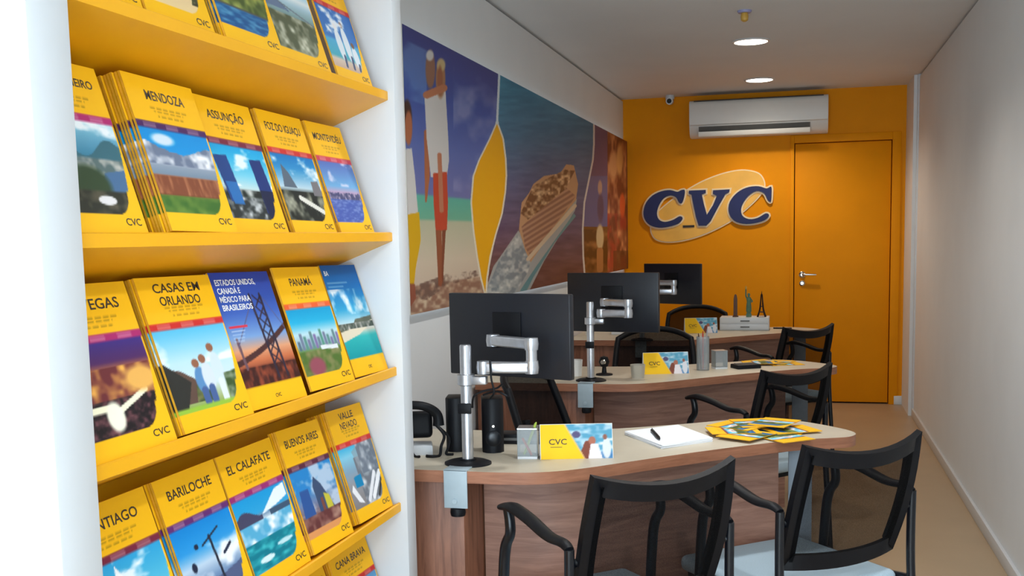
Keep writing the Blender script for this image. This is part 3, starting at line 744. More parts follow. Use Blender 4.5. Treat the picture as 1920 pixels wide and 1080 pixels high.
# ================================================================== DESKS
def cr_curve(pts, sub=6, closed=True):
    out = []; n = len(pts)
    for i in range(n):
        p0, p1, p2, p3 = [np.array(pts[(i+k-1) % n], float) for k in range(4)]
        for k in range(sub):
            t = k/sub
            out.append(tuple(.5*((2*p1)+(p2-p0)*t+(2*p0-5*p1+4*p2-p3)*t*t+(3*p1-p0-3*p2+p3)*t**3)))
    return out
DT = .75
curve = [(-.80, 2.83), (-.70, 2.846), (-.595, 2.905), (-.44, 3.055), (-.30, 3.19), (-.15, 3.323), (0, 3.44), (.10, 3.485), (.155, 3.515), (.178, 3.575), (.15, 3.645), (.07, 3.735), (0, 3.79), (-.10, 3.828), (-.20, 3.80), (-.38, 3.675), (-.58, 3.56), (-.75, 3.49), (-.92, 3.46)]
sm = []
for i in range(len(curve)-1):
    p0 = np.array(curve[max(i-1, 0)]); p1 = np.array(curve[i]); p2 = np.array(curve[i+1]); p3 = np.array(curve[min(i+2, len(curve)-1)])
    for k in range(5):
        t = k/5
        sm.append(tuple(.5*((2*p1)+(p2-p0)*t+(2*p0-5*p1+4*p2-p3)*t*t+(3*p1-p0-3*p2+p3)*t**3)))
sm.append(curve[-1])
OUT = [(-1.405, 2.83)] + sm + [(-1.405, 3.46)]
def make_desk(label):
    d = thing('consultation_desk', label, 'desk', (-.7, 3.2, 0), 0, 'curved desks down the left side')
    T = Matrix.Translation((.7, -3.2, 0))
    MB().prism(OUT, DT-.034, DT, T, top_mat=1).build('desktop', [MT['woode'], MT['cream']], d)
    MB().box(-1.405, -.91, 2.862, 3.43, .0, DT-.0345, .002, m=T).build('pedestal', MT['woodv'], d)
    # curved front panel
    path = [(-.905, 3.05), (-.74, 3.04), (-.62, 3.085), (-.50, 3.185), (-.36, 3.315), (-.2, 3.45), (-.06, 3.535)]
    inner = []
    for i, q in enumerate(path):
        a = np.array(path[max(i-1, 0)]); b = np.array(path[min(i+1, len(path)-1)])
        t = (b-a)/np.linalg.norm(b-a); inner.append((q[0]-t[1]*.018, q[1]+t[0]*.018))
    MB().prism(path+inner[::-1], .06, DT-.0345, T).build('front_panel', MT['woodh'], d)
    MB().box(-.03, .045, 3.585, 3.66, .0, DT-.0345, .004, m=T).build('leg', MT['legcol'], d)
    return d
desk = make_desk('front curved wooden desk nearest the brochure rack')
DESK2 = (0, 1.805); DESK3 = (0, 3.78)
dup(desk, (-.7+DESK2[0]+.0, 3.2+DESK2[1], 0), 0, 'middle curved wooden desk behind the front one')
dup(desk, (-.7+DESK3[0], 3.2+DESK3[1], 0), 0, 'rear curved wooden desk nearest the orange wall')

# ================================================================== MONITOR ARMS + MONITORS
def pole_arm(label, P, E, Hd, Ztop, zl, zu, edge_y):
    """P pole, E elbow, Hd head point (x,y); zl/zu lower and upper link heights"""
    a = thing('monitor_arm', label, 'monitor arm', (P[0], P[1], DT), 0, 'clamped monitor arms on the desks')
    T = Matrix.Translation((-P[0], -P[1], -DT))
    b = MB(); b.lathe([(.062, 0), (.062, .005), (.05, .010), (.022, .012), (.022, .016)], n=36, m=Matrix.Diagonal((1.1, .95, 1, 1)))
    b.build('base_plate', MT['black'], a)
    MB().lathe([(.0165, .016), (.0165, Ztop-DT-.004), (.0145, Ztop-DT)], n=28).build('pole', MT['alu'], a)
    c = MB(); c.box(-.040, .028, edge_y-P[1]-.006, edge_y-P[1]-.001, -.105, .004, .0015)
    c.box(-.040, .028, edge_y-P[1]-.006, -.03, .0, .004, .001)
    c.cyl((-.008, edge_y-P[1]-.006, -.085), (-.008, edge_y-P[1]-.011, -.085), .007)
    cl = c.build('desk_clamp', MT['clampgrey'], a)
    k = MB(); k.lathe([(.012, -.13), (.02, -.128), (.022, -.118), (.02, -.107), (.008, -.106)], n=20, m=Matrix.Translation((-.004, edge_y-P[1]+.007, 0)))
    k.build('clamp_knob', MT['black'], cl)
    co = MB(); co.lathe([(.0168, zl-DT-.034), (.025, zl-DT-.03), (.025, zl-DT-.002), (.0168, zl-DT)], n=28)
    co.box(.018, .062, -.013, .013, zl-DT-.03, zl-DT-.006, .004); co.build('collar', MT['alu'], a)
    MB().box(-.020, .020, -.024, -.0172, .148, .178, .003).build('cable_clip', MT['black'], a)
    def link(p, q, z, th, name, m):
        d = Vector((q[0]-p[0], q[1]-p[1], 0)); L = d.length; ang = math.atan2(d.y, d.x)
        mm = T @ Matrix.Translation((p[0], p[1], z)) @ Matrix.Rotation(ang, 4, 'Z')
        x = MB(); x.box(0, L, -.017, .017, -th/2, th/2, .006, 3, m=mm)
        x.lathe([(.019, -th/2-.002), (.021, 0), (.019, th/2+.002)], n=24, m=mm)
        x.lathe([(.019, -th/2-.002), (.021, 0), (.019, th/2+.002)], n=24, m=mm @ Matrix.Translation((L, 0, 0)))
        return x.build(name, m, a)
    d = Vector((E[0]-P[0], E[1]-P[1], 0)).normalized()
    s = (P[0]+d.x*.052, P[1]+d.y*.052)
    link(s, E, zl+.018, .032, 'lower_link', MT['alu'])
    link(E, Hd, zu, .030, 'upper_link', MT['alu'])
    MB().cyl((E[0]-P[0], E[1]-P[1], zl+.034-DT), (E[0]-P[0], E[1]-P[1], zu-.016-DT), .016).build('elbow', MT['alu'], a)
    return a, T
def monitor(label, cx, cy, z0, w, hgt, rz, arm_head, arm, zu):
    m = thing('computer_monitor', label, 'monitor', (cx, cy, z0), rz, 'monitors seen from behind on the desks')
    # local -Y is the back side (towards the camera)
    b = MB(); b.box(-w/2, w/2, -.012, .012, 0, hgt, .004)
    b.build('housing', MT['screen'], m)
    MB().box(-w/2+.008, w/2-.008, .0121, .0135, .012, hgt-.008).build('screen', MT['glassblk'], m)
    MB().box(-.05, .05, -.019, -.0125, hgt*.38, hgt*.78, .002).build('mount_plate', MT['black'], m)
    return m
# desk 1
P1 = (-.915, 2.93)
a1, T1 = pole_arm('chrome monitor arm clamped to the front desk', P1, (-.728, 2.955), (-.868, 3.055), 1.093, 1.010, 1.094, 2.83)
ang1 = math.atan2(3.05-3.19, .42)
monitor('large black monitor back on the front desk', -.838, 3.135, .977, .432, .25, ang1, None, a1, 1.078)
MB().tube([(-.868-P1[0], 3.055-P1[1], .334), (-.858-P1[0], 3.085-P1[1], .334), (-.846-P1[0], 3.108-P1[1], .334)], [.014, .014, .016], 12).build('head_joint', MT['black'], a1)
cb = MB(); cb.tube([(.02, -.01, .165), (.03, -.025, .20), (.06, -.02, .215), (.09, .0, .22), (.10, .03, .225), (.11, .05, .19), (.08, .04, .205), (.05, 0, .20)], .003, 8)
cb.tube([(.075, -.01, .30), (.078, -.012, .25), (.085, -.01, .21), (.07, 0, .19)], .003, 8)
cb.build('cable', MT['black'], a1)
# desk 2
P2 = (-.895, 4.735)
a2, T2 = pole_arm('chrome monitor arm clamped to the middle desk', P2, (-.72, 4.70), (-.84, 4.79), 1.103, 1.035, 1.098, 2.83+DESK2[1])
monitor('black monitor back on the middle desk', -.815, 4.87, .958, .44, .268, math.atan2(-.09, .42), None, a2, 1.1)
MB().tube([(-.84-P2[0], 4.79-P2[1], .345), (-.825-P2[0], 4.815-P2[1], .345), (-.815-P2[0], 4.848-P2[1], .345)], [.014, .014, .018], 12).build('head_joint', MT['black'], a2)
# desk 3
P3 = (-.93, 6.62)
a3, T3 = pole_arm('chrome monitor arm clamped to the rear desk', P3, (-.735, 6.62), (-.85, 6.69), 1.1, 1.03, 1.10, 2.83+DESK3[1])
monitor('smallest black monitor back in front of the orange wall', -.762, 6.80, .962, .43, .25, rad(-30), None, a3, 1.1)
MB().tube([(-.85-P3[0], 6.69-P3[1], .35), (-.80-P3[0], 6.74-P3[1], .35), (-.776-P3[0], 6.775-P3[1], .35)], [.014, .014, .018], 12).build('head_joint', MT['black'], a3)

# ================================================================== CHAIRS
def make_visitor(label):
    c = thing('visitor_chair', label, 'chair', (0, 0, 0), 0, 'black mesh visitor chairs in front of the desks')
    # local: +Y forward, +X right, origin between the rear posts on the floor
    s = MB()
    def seatfn(u, v): return Vector(((u-.5)*.45, .03+v*.44, .44+.0*u))
    s.box(-.23, .23, .035, .48, .365, .415, .022, 4); s.build('seat', MT['seat'], c)
    MB().box(-.21, .21, .05, .46, .347, .3645, .004).build('seat_pan', MT['black'], c)
    # backrest: curved frame ring + mesh panel
    def bp(u, v):
        x = (u-.5)*2
        hw = .205+.012*math.sin(v*PI)
        z = .482+.325*v + (.032*x*x*v) - .010*(1-v)*(1-x*x)
        y = .045-.13*v - .035*(1-x*x) + .03*v*v
        return Vector((x*hw, y, z))
    ring = [bp(u, 0) for u in np.linspace(0, 1, 13)] + [bp(1, v) for v in np.linspace(0, 1, 11)[1:]] + [bp(u, 1) for u in np.linspace(1, 0, 13)[1:]] + [bp(0, v) for v in np.linspace(1, 0, 11)[1:-1]]
    f = MB(); n = len(ring); cen = sum(ring, Vector())/n
    wd = .045; rows = []
    for i, p in enumerate(ring):
        t = (ring[(i+1) % n]-ring[i-1]).normalized()
        nn = Vector((0, -1, -.25)).normalized()
        inn = nn.cross(t).normalized()
        if inn.dot(cen-p) < 0: inn = -inn
        q = p+inn*wd
        rows.append([f.bm.verts.new(p+nn*.010), f.bm.verts.new(q+nn*.006), f.bm.verts.new(q-nn*.006), f.bm.verts.new(p-nn*.010)])
    for i in range(n):
        a, b = rows[i], rows[(i+1) % n]
        for k in range(4): f.bm.faces.new((a[k], a[(k+1) % 4], b[(k+1) % 4], b[k]))
    bk = f.build('backrest', MT['black'], c, smooth=50)
    MB().sheet(lambda u, v: bp(.06+u*.88, .06+v*.88), 14, 10).build('mesh_panel', MT['cloth'], bk)
    # curved side frames: rear post - armrest - front leg
    for sx in (-1, 1):
        X = sx*.238
        MB().tube([(X, -.035, 0), (X, -.02, .2), (X, .0, .45), (X, .0, .655)], .0125, 14).build('leg', MT['blackm'], c)
        MB().tube([(X, .0, .655), (X, .03, .664), (X, .10, .664), (X, .20, .685), (X, .29, .695), (X, .355, .683)], [.013, .017, .019, .021, .022, .014], 14, flat=.6).build('armrest', MT['black'], c)
        MB().tube([(X, .318, .685), (X, .308, .655), (X, .308, .62), (X, .335, .58), (X, .35, .5), (X, .375, .25), (X, .42, 0)], [.013, .014, .014, .015, .015, .0135, .0125], 14).build('leg', MT['blackm'], c)
        MB().tube([(X, .003, .40), (X*.985, .2, .385), (X, .352, .40)], .010, 12).build('side_rail', MT['blackm'], c)
        MB().tube([(X, .0, .61), (X*.93, .01, .615), (X*.85, .005, .62)], .010, 10).build('back_bracket', MT['blackm'], c)
    return c
vc = make_visitor('black mesh visitor chair at the left before the front desk')
vc.location = (-.345, 2.615, 0); vc.rotation_euler = (0, 0, rad(42))
dup(vc, (.135, 3.06, 0), rad(41), 'black mesh visitor chair at the right end of the front desk')
dup(vc, (-.045, 4.662, 0), rad(48), 'black mesh visitor chair before the middle desk')
dup(vc, (.018, 6.72, 0), rad(46), 'black mesh visitor chair before the rear desk nearest the door')

def make_staff(label):
    c = thing('office_chair', label, 'office chair', (0, 0, 0), 0, 'staff office chairs behind the desks')
    b = MB()
    for k in range(5):
        a = 2*PI*k/5+.3
        b.tube([(0, 0, .10), (math.cos(a)*.15, math.sin(a)*.15, .10), (math.cos(a)*.27, math.sin(a)*.27, .075)], [.025, .02, .014], 10)
    bs = b.build('star_base', MT['black'], c)
    for k in range(5):
        a = 2*PI*k/5+.3
        w = MB(); x, y = math.cos(a)*.275, math.sin(a)*.275
        w.cyl((x-.018*math.sin(a), y+.018*math.cos(a), .028), (x+.018*math.sin(a), y-.018*math.cos(a), .028), .028, n=20)
        w.cyl((x, y, .03), (x, y, .075), .008); w.build('caster', MT['black'], bs)
    MB().cyl((0, 0, .1), (0, 0, .42), .025).build('gas_column', MT['blackm'], c)
    MB().box(-.24, .24, -.22, .25, .42, .49, .03, 4).build('seat', MT['seatblk'], c)
    def bp(u, v):
        x = (u-.5)*2
        hw = .225-.02*v*v
        return Vector((x*hw, -.23-.10*v-.05*(1-x*x)+.03*abs(x)**3, max(0, .535+.325*v-.05*v*abs(x)**2.4)))
    ring = [bp(u, 0) for u in np.linspace(0, 1, 13)] + [bp(1, v) for v in np.linspace(0, 1, 11)[1:]] + [bp(u, 1) for u in np.linspace(1, 0, 13)[1:]] + [bp(0, v) for v in np.linspace(1, 0, 11)[1:]]
    bk = MB().tube(ring, .016, 10, smooth=False).build('backrest', MT['black'], c)
    MB().sheet(lambda u, v: bp(.02+u*.96, .02+v*.96), 14, 12).build('mesh_panel', MT['cloth2'], bk)
    MB().tube([(0, -.05, .42), (0, -.22, .43), (0, -.30, .52), (0, -.32, .66)], [.022, .022, .02, .018], 12).build('back_support', MT['black'], c)
    for sx in (-1, 1):
        ar = MB(); ar.tube([(sx*.24, 0, .44), (sx*.285, 0, .46), (sx*.29, 0, .6), (sx*.29, 0, .655)], .014, 10)
        ar.box(sx*.29-.03, sx*.29+.03, -.11, .12, .655, .68, .010); ar.build('armrest', MT['black'], c)
    return c
sc1 = make_staff('black office chair turned sideways behind the front desk')
sc1.location = (-.745, 4.13, 0); sc1.rotation_euler = (0, 0, rad(-100))
dup(sc1, (-.755, 5.80, 0), rad(186), 'black office chair with arched back behind the middle desk')
dup(sc1, (-.70, 7.72, 0), rad(184), 'black office chair with arched back behind the rear desk')

# ================================================================== DESK ITEMS (front desk)
def speaker(label, x, y, rz):
    s = thing('desktop_speaker', label, 'speaker', (x, y, DT), rz, 'black speakers on the front desk')
    pr = [(-.032, -.02), (-.02, -.036), (0, -.041), (.02, -.036), (.032, -.02), (.032, .05), (-.032, .05)]
    MB().prism(pr, .0, .165, bevel=.004).build('cabinet', MT['black'], s)
    MB().lathe([(.024, 0), (.022, .002), (.008, .004)], n=28, m=Matrix.Translation((0, -.0405, .045)) @ Matrix.Rotation(PI/2, 4, 'X')).build('driver', MT['blackm'], s)
    MB().lathe([(.005, 0), (.005, .005), (.004, .007)], n=20, m=Matrix.Translation((0, -.0405, .083)) @ Matrix.Rotation(PI/2, 4, 'X')).build('volume_knob', MT['chrome'], s)
    return s
s1 = speaker('black speaker half hidden left of the chrome pole', -1.008, 3.125, rad(12))
s2 = dup(s1, (-.895, 3.125, DT), rad(18), 'black speaker with bright knob right of the chrome pole')
for c_ in children(sc1):
    if c_.name.split('.')[0] == 'armrest': bpy.data.objects.remove(c_)
for c_ in children(s1):
    if c_.name.split('.')[0] in ('volume_knob', 'driver'): bpy.data.objects.remove(c_)
# black desk device at the left
ph = thing('desk_telephone', 'black boxy device with dangling cords at the desk\'s left end', 'telephone', (-1.12, 3.06, DT), rad(20))
MB().prism([(-.05, -.045), (.05, -.045), (.05, .03), (-.05, .045)], 0, .03, bevel=.006).build('base', MT['white'], ph)
MB().box(-.062, .052, -.03, .03, .045, .125, .014, 3, m=Matrix.Rotation(rad(-14), 4, 'X')).build('body', MT['black'], ph)
MB().tube([(-.055, -.02, .135), (-.02, -.03, .15), (.03, -.03, .145), (.065, -.02, .12), (.07, -.02, .085)], [.016, .013, .013, .015, .018], 12).build('handset', MT['black'], ph)
cd = MB(); cd.tube([(.06, -.03, .09), (.085, -.05, .06), (.075, -.07, .03), (.07, -.075, .0045), (.05, -.09, .0045), (.03, -.08, .0045)], .0045, 8)
cd.tube([(.07, -.02, .08), (.10, -.04, .05), (.095, -.055, .02), (.09, -.06, .0045), (.11, -.07, .0045)], .004, 8); cd.tube([(-.03, -.03, .06), (-.02, -.06, .035), (-.005, -.07, .0045), (.01, -.085, .0045)], .004, 8)
cd.build('cord', MT['black'], ph)
# router behind the right speaker
rt = thing('network_box', 'flat black box behind the right speaker', 'box', (-.85, 3.27, DT), rad(5))
MB().box(-.10, .10, -.035, .035, 0, .032, .004).build('case', MT['black'], rt)
MB().box(-.08, .06, -.0365, -.0351, .012, .02).build('port_strip', MT['acg'], rt)
# acrylic pen holder
def pen_holder(label, x, y, rz, w=.058, hh=.088):
    p_ = thing('pen_holder', label, 'pen holder', (x, y, DT), rz)
    b = MB(); t = .0025
    b.box(-w/2, w/2, -w/2, -w/2+t, .008, hh); b.box(-w/2, w/2, w/2-t, w/2, .008, hh); b.box(-w/2, -w/2+t, -w/2+t, w/2-t, .008, hh); b.box(w/2-t, w/2, -w/2+t, w/2-t, .008, hh)
    b.build('cup', MT['clear'], p_, smooth=0)
    MB().box(-w/2, w/2, -w/2, w/2, 0, .008, .001).build('base', MT['white'], p_)
    MB().box(-w/2, w/2, -w/2-.001, w/2+.001, hh, hh+.003).build('rim', MT['alu'], p_)
    return p_
pen_holder('clear acrylic pen holder beside the tent card on front desk', -.765, 3.045, rad(8))
g = MB(); pc = Vector((-.765, 3.045, DT+.009))
g.tube([pc+Vector((-.012, .0, .0)), pc+Vector((.022, .004, .09))], .004, 8, smooth=False); g.tube([pc+Vector((.022, .004, .09)), pc+Vector((.0245, .0045, .096))], [.004, .0012], 8, smooth=False)
tag(g.build('pencil', MT['green']), 'green pencil leaning in the clear acrylic holder', 'pencil')
g = MB(); g.tube([pc+Vector((.015, -.018, .001)), pc+Vector((-.014, -.012, .05))], .0038, 8, smooth=False)
tag(g.build('eraser', MT['red']), 'short red pen stub inside the clear holder', 'pen')

def tent_paint(u, v):
    p = Pic(u, v); p.vgrad([(0, (226, 220, 222)), (.4, (110, 176, 206)), (.7, (200, 214, 226)), (1, (120, 180, 206))])
    p.speck(np.ones(len(u)), 9, 201, (90, 160, 190), (236, 240, 244))
    p.fill((v < .2) & (u > .55), (70, 120, 180), .7); p.fill(p.poly([(.52, 0), (.62, .5), (.72, .55), (.74, 0)]), (130, 70, 54)); p.fill(p.ell(.72, .52, .05, .12), (176, 110, 90)); p.fill(p.poly([(.66, 0), (.7, .42), (.8, .42), (.86, 0)]), (236, 228, 232)); p.fill(p.ell(.92, .3, .06, .3), (220, 224, 230)); p.fill(p.ell(.9, .62, .03, .08), (150, 96, 80)); p.fill(p.ell(.5, .7, .06, .1), (90, 84, 120))
    p.fill(u < .62-.27*v, (232, 190, 120)); p.fill(u < .60-.27*v, (252, 200, 30))
    return p.c
def tent_card(label, x, y, rz):
    t = thing('tent_card', label, 'tent card', (x, y, DT), rz, 'folded tent cards standing on the desks')
    w, dp, hh = .212, .06, .098
    b = MB()
    prof = [(-dp/2, 0), (-dp/2+.002, 0), (.0, hh-.003), (dp/2-.002, 0), (dp/2, 0), (.0, hh)]
    tm = bmesh.new()
    A = [tm.verts.new((-w/2, yy, zz)) for yy, zz in prof]; B = [tm.verts.new((w/2, yy, zz)) for yy, zz in prof]
    tm.faces.new(A); tm.faces.new(B[::-1])
    for k in range(6): tm.faces.new((A[k], B[k], B[(k+1) % 6], A[(k+1) % 6]))
    b.add(tm); b.build('folded_card', MT['card'], t, smooth=0)
    sl = hh/(dp/2)
    nrm = np.array([0, -hh, dp/2]); nrm = nrm/np.linalg.norm(nrm)
    def pos(u, v): return np.stack([(u-.5)*w*.985, -dp/2+v*.985*dp/2+.0, v*.985*hh], 1)+nrm*.0006
    grid_print('printed_front', 70, 34, pos, tent_paint, MT['printm'], t)
    lb = MB(); ang = math.atan2(hh, dp/2)
    mm = Matrix.Translation((-w/2+.052, -dp/2, 0)) @ Matrix.Rotation(ang, 4, 'X')
    text_into(lb, 'CVC', 0, .042, .052, .017, .0012, .01, mm)
    lb.box(-.022, .012, .034, .0355, .0010, .0014, m=mm)
    lb.build('logo', MT['ink'], t, smooth=0)
    return t
tc = tent_card('yellow and photo printed tent card on the front desk', -.628, 3.075, rad(15))
dup(tc, (-.60, 5.04, DT), rad(18), 'yellow and photo printed tent card on the middle desk')
dup(tc, (-.62, 7.15, DT), rad(15), 'partly hidden tent card on the rear desk')
# paper pad
pp = [atz(*q, DT)[:2] for q in ((1172, 815), (1240, 842), (1336, 828), (1272, 803))]
ctr = sum(pp)/4
pad = thing('paper_pad', 'stack of white paper sheets on the front desk', 'paper', (ctr[0], ctr[1], DT))
for k in range(5):
    a = rad([0, 1.5, -1, 2, .5][k])
    q = [((p_[0]-ctr[0])*math.cos(a)-(p_[1]-ctr[1])*math.sin(a), (p_[0]-ctr[0])*math.sin(a)+(p_[1]-ctr[1])*math.cos(a)) for p_ in pp]
    MB().prism(q, .0025*k+.0001, .0025*k+.0023).build('sheet', MT['paper'], pad, smooth=0)
pa, pb = atz(1222, 806, DT+.018), atz(1237, 823, DT+.018)
pn = MB(); pa, pb = Vector(pa), Vector(pb); dd = (pb-pa)
pn.tube([pa, pa+dd*.05, pa+dd*.85, pb], [.0035, .0055, .0055, .002], 12, smooth=False)
pen = pn.build('ballpoint_pen', MT['black']); tag(pen, 'black pen lying on the white paper stack', 'pen')
cp = MB(); cp.tube([pa+dd*.02+Vector((0, 0, .0062)), pa+dd*.32+Vector((0, 0, .0062))], .0012, 6, smooth=False); cp.build('pocket_clip', MT['chrome'], pen)
# fan of brochures
def flat_paint(u, v):
    c = paint_cover(u, v, ph_castle, DR); return c
mg = thing('fanned_brochure', 'yellow travel brochure in the fan at the front desk end', 'brochure', (-.12, 3.55, DT), 0, 'brochures fanned out on the front desk')
MB().box(-.062, .062, -.01, .148, 0, .002).build('pages', MT['pages'], mg, smooth=0)
grid_print('cover', 34, 46, lambda u, v: np.stack([-.062+u*.124, -.01+v*.158, np.full_like(u, .0023)], 1), flat_paint, MT['printm'], mg)
fan_c = np.array([-.108, 3.53])
mg.location = (fan_c[0], fan_c[1], DT+.0003); mg.rotation_euler = (0, 0, rad(-100))
mg.location = (fan_c[0]-.03, fan_c[1]+.0, DT+.0003)
for k, a in enumerate((-140, -60, 150, 105, 60, 20, -20)):
    pos_ = fan_c+.028*np.array([math.sin(rad(a)), -math.cos(rad(a))])*-1
    dup(mg, (pos_[0], pos_[1], DT+.0003+.0029*(k+1)), rad(a), 'yellow travel brochure in the fan at the front desk end', skip=())

# ================================================================== DESK ITEMS (middle desk)
def tumbler(name, label, x, y, r, hh, m, cat):
    o = MB().lathe([(r*.85, 0), (r, hh), (r-.002, hh), (r*.85-.002, .004)], n=28, caps=False)
    ob = o.build(name, m); ob.location = (x, y, DT); tag(ob, label, cat); return ob
p = atz(1196, 709, DT); tumbler('glass_tumbler', 'small frosted glass left of the middle desk\'s tent card', p[0], p[1], .034, .062, MT['frost'], 'glass')
p = atz(1318, 694, DT)
vs = thing('pen_vase', 'tall clear cylinder of pens on the middle desk', 'pen holder', (p[0], p[1], DT))
MB().lathe([(.03, 0), (.03, .16), (.0275, .16), (.0275, .006), (.001, .006)], n=28).build('cylinder', MT['clear'], vs)
for k, (m_, lab) in enumerate(((MT['brown'], 'brown pen leaning left in the tall clear cylinder'), (MT['red'], 'red pen in the middle of the tall clear cylinder'), (MT['alu'], 'silver pen leaning right in the tall clear cylinder'))):
    q = MB(); x = p[0]+(k-1)*.008
    q.tube([(x, p[1]+.004*k-.004, DT+.0065), (p[0]+(k-1)*.019, p[1]+.006*k-.006, DT+.16+.01*k), (p[0]+(k-1)*.0205, p[1]+.006*k-.006, DT+.176+.01*k)], [.0035, .0035, .002], 8, smooth=False)
    tag(q.build('pen', m_), lab, 'pen')
p = atz(1336, 692, DT)
pen_holder('clear acrylic box right of the tall pen cylinder', p[0]+.03, p[1]+.03, rad(25), .06, .085)
p = atz(1367, 692, DT)
ca = thing('pocket_calculator', 'dark flat calculator beside the acrylic box on middle desk', 'calculator', (p[0]+.075, p[1]+.05, DT), rad(30))
MB().prism([(-.06, -.04), (.06, -.04), (.06, .04), (-.06, .04)], 0, .02, bevel=.005).build('body', MT['black'], ca)
MB().box(-.045, .045, .012, .032, .0201, .022).build('display', MT['acg'], ca)
p = atz(1133, 703, DT)
wc = thing('web_camera', 'small black webcam on stand near the middle monitor arm', 'webcam', (p[0], p[1], DT))
MB().lathe([(.04, 0), (.038, .006), (.012, .010), (.009, .04)], n=24).build('stand', MT['black'], wc)
bd = MB(); bd.lathe([(.004, -.026), (.017, -.022), (.026, 0), (.017, .022), (.004, .026)], n=24, m=Matrix.Translation((0, 0, .062))); bd = bd.build('body', MT['black'], wc)
MB().lathe([(.012, 0), (.009, .004)], n=18, m=Matrix.Translation((0, -.024, .062)) @ Matrix.Rotation(PI/2, 4, 'X')).build('lens', MT['chrome'], bd)
p = atz(1087, 711, DT); tumbler('paper_cup', 'white paper cup behind the middle monitor arm', p[0]-.04, p[1]+.12, .03, .075, MT['card'], 'cup')
m2 = dup(mg, (-.13, 5.42, DT+.0003), rad(-70), 'yellow travel brochure in the fan on the middle desk', 'brochures fanned out on the middle desk')
for k, a in enumerate((-20, 40, 100)):
    dup(mg, (-.12, 5.43, DT+.0003+.0029*(k+1)), rad(a), 'yellow travel brochure in the fan on the middle desk', 'brochures fanned out on the middle desk')

# ================================================================== DESK ITEMS (rear desk)
p = atz(1088, 631, DT); tumbler('paper_cup', 'small white cup at the left end of the rear desk', -1.32, 6.95, .032, .085, MT['card'], 'cup')
bx = thing('storage_drawers', 'low white drawer box carrying souvenirs on the rear desk', 'box', (-.345, 7.42, DT), 0)
BZ = .085
MB().box(-.165, .155, -.09, .09, 0, BZ, .004).build('case', MT['white'], bx)
for z0, z1 in ((.006, .040), (.046, .080)):
    d_ = MB().box(-.158, .148, -.094, -.0901, z0, z1, .002).build('drawer', MT['white'], bx)
    MB().box(-.03, .03, -.098, -.0941, (z0+z1)/2-.004, (z0+z1)/2+.004, .001).build('pull', MT['acg'], d_)
bz = DT+BZ
fig = lambda px, : aty(px, 588, 7.40)[0]
o = MB().lathe([(.0185, 0), (.017, .09), (.0165, .12), (.011, .145), (.002, .152)], n=4, m=Matrix.Rotation(PI/4, 4, 'Z')).lathe([(.026, 0), (.026, .006), (.02, .008)], n=4, m=Matrix.Rotation(PI/4, 4, 'Z')).build('obelisk_souvenir', MT['brown']); o.location = (fig(1379), 7.40, bz)
tag(o, 'brown obelisk souvenir, leftmost on the white drawer box', 'souvenir')
st = thing('statue_souvenir', 'green robed statue souvenir with raised torch, middle of the three', 'souvenir', (fig(1404), 7.40, bz))
b = MB(); b.lathe([(.024, 0), (.024, .02), (.019, .022), (.019, .035)], n=4, m=Matrix.Rotation(PI/4, 4, 'Z')); b.build('pedestal', MT['verdigris'], st)
b = MB(); b.lathe([(.018, .035), (.017, .07), (.013, .10), (.016, .118), (.013, .13), (.005, .134), (.007, .138), (.009, .147), (.007, .156), (.002, .158)], n=16)
b.tube([(.012, 0, .12), (.022, -.008, .105), (.018, -.016, .1)], .005, 8); b.tube([(-.010, 0, .124), (-.019, 0, .14), (-.019, 0, .185)], [.006, .005, .004], 8); b.build('figure', MT['verdigris'], st)
MB().lathe([(.004, .185), (.007, .19), (.006, .198), (.001, .208)], cx=-.019, n=12).build('torch', MT['amber'], st)
tw = thing('tower_souvenir', 'dark lattice tower souvenir, rightmost on the white drawer box', 'souvenir', (fig(1428), 7.40, bz))
b = MB()
for sx in (-1, 1):
    for sy in (-1, 1):
        b.tube([(sx*.026, sy*.026, 0), (sx*.015, sy*.015, .035), (sx*.009, sy*.009, .07), (sx*.003, sy*.003, .15)], [.006, .0055, .005, .0035], 8)
b.lathe([(.002, .145), (.004, .15), (.001, .172)], n=10); b.build('legs', MT['darkmetal'], tw)
b = MB(); b.box(-.021, .021, -.021, .021, .03, .036); b.box(-.012, .012, -.012, .012, .068, .073); b.build('platform', MT['darkmetal'], tw)
q = MB(); q.tube([(-.165, 7.45, DT+.0055), (-.045, 7.44, DT+.0055)], .005, 10, smooth=False)
tag(q.build('ballpoint_pen', MT['black']), 'dark pen lying on the rear desk beside the drawer box', 'pen')
ls = thing('leaflet_stack', 'low stack of white leaflets at the left of the rear desk', 'leaflets', (-1.12, 7.05, DT), rad(8))
MB().box(-.07, .07, -.05, .05, 0, .03, .002).build('sheets', MT['paper'], ls)

# ================================================================== AIR CONDITIONER, SIGN, CAMERA, LIGHTS
ac = thing('air_conditioner', 'white split air conditioner high on the orange wall', 'air conditioner', (-.326, YB, 2.165))
prof = [(0, .0), (-.12, .0), (-.165, .03), (-.195, .085), (-.2, .16), (-.2, .255), (-.185, .278), (-.15, .288), (0, .288)]
def ac_prism(prof, x0, x1, name, m):
    b = MB(); t = bmesh.new()
    A = [t.verts.new((x0, yy, zz)) for yy, zz in prof]; B = [t.verts.new((x1, yy, zz)) for yy, zz in prof]
    t.faces.new(A); t.faces.new(B[::-1])
    for k in range(len(prof)): t.faces.new((A[k], B[k], B[(k+1) % len(prof)], A[(k+1) % len(prof)]))
    b.add(t); return b.build(name, m, ac, smooth=50)
ac_prism(prof, -.535, .535, 'housing', MT['acw'])
ac_prism([(-.197, .088), (-.207, .095), (-.210, .16), (-.210, .245), (-.204, .258), (-.199, .258), (-.1995, .16)], -.53, .53, 'front_cover', MT['acw'])
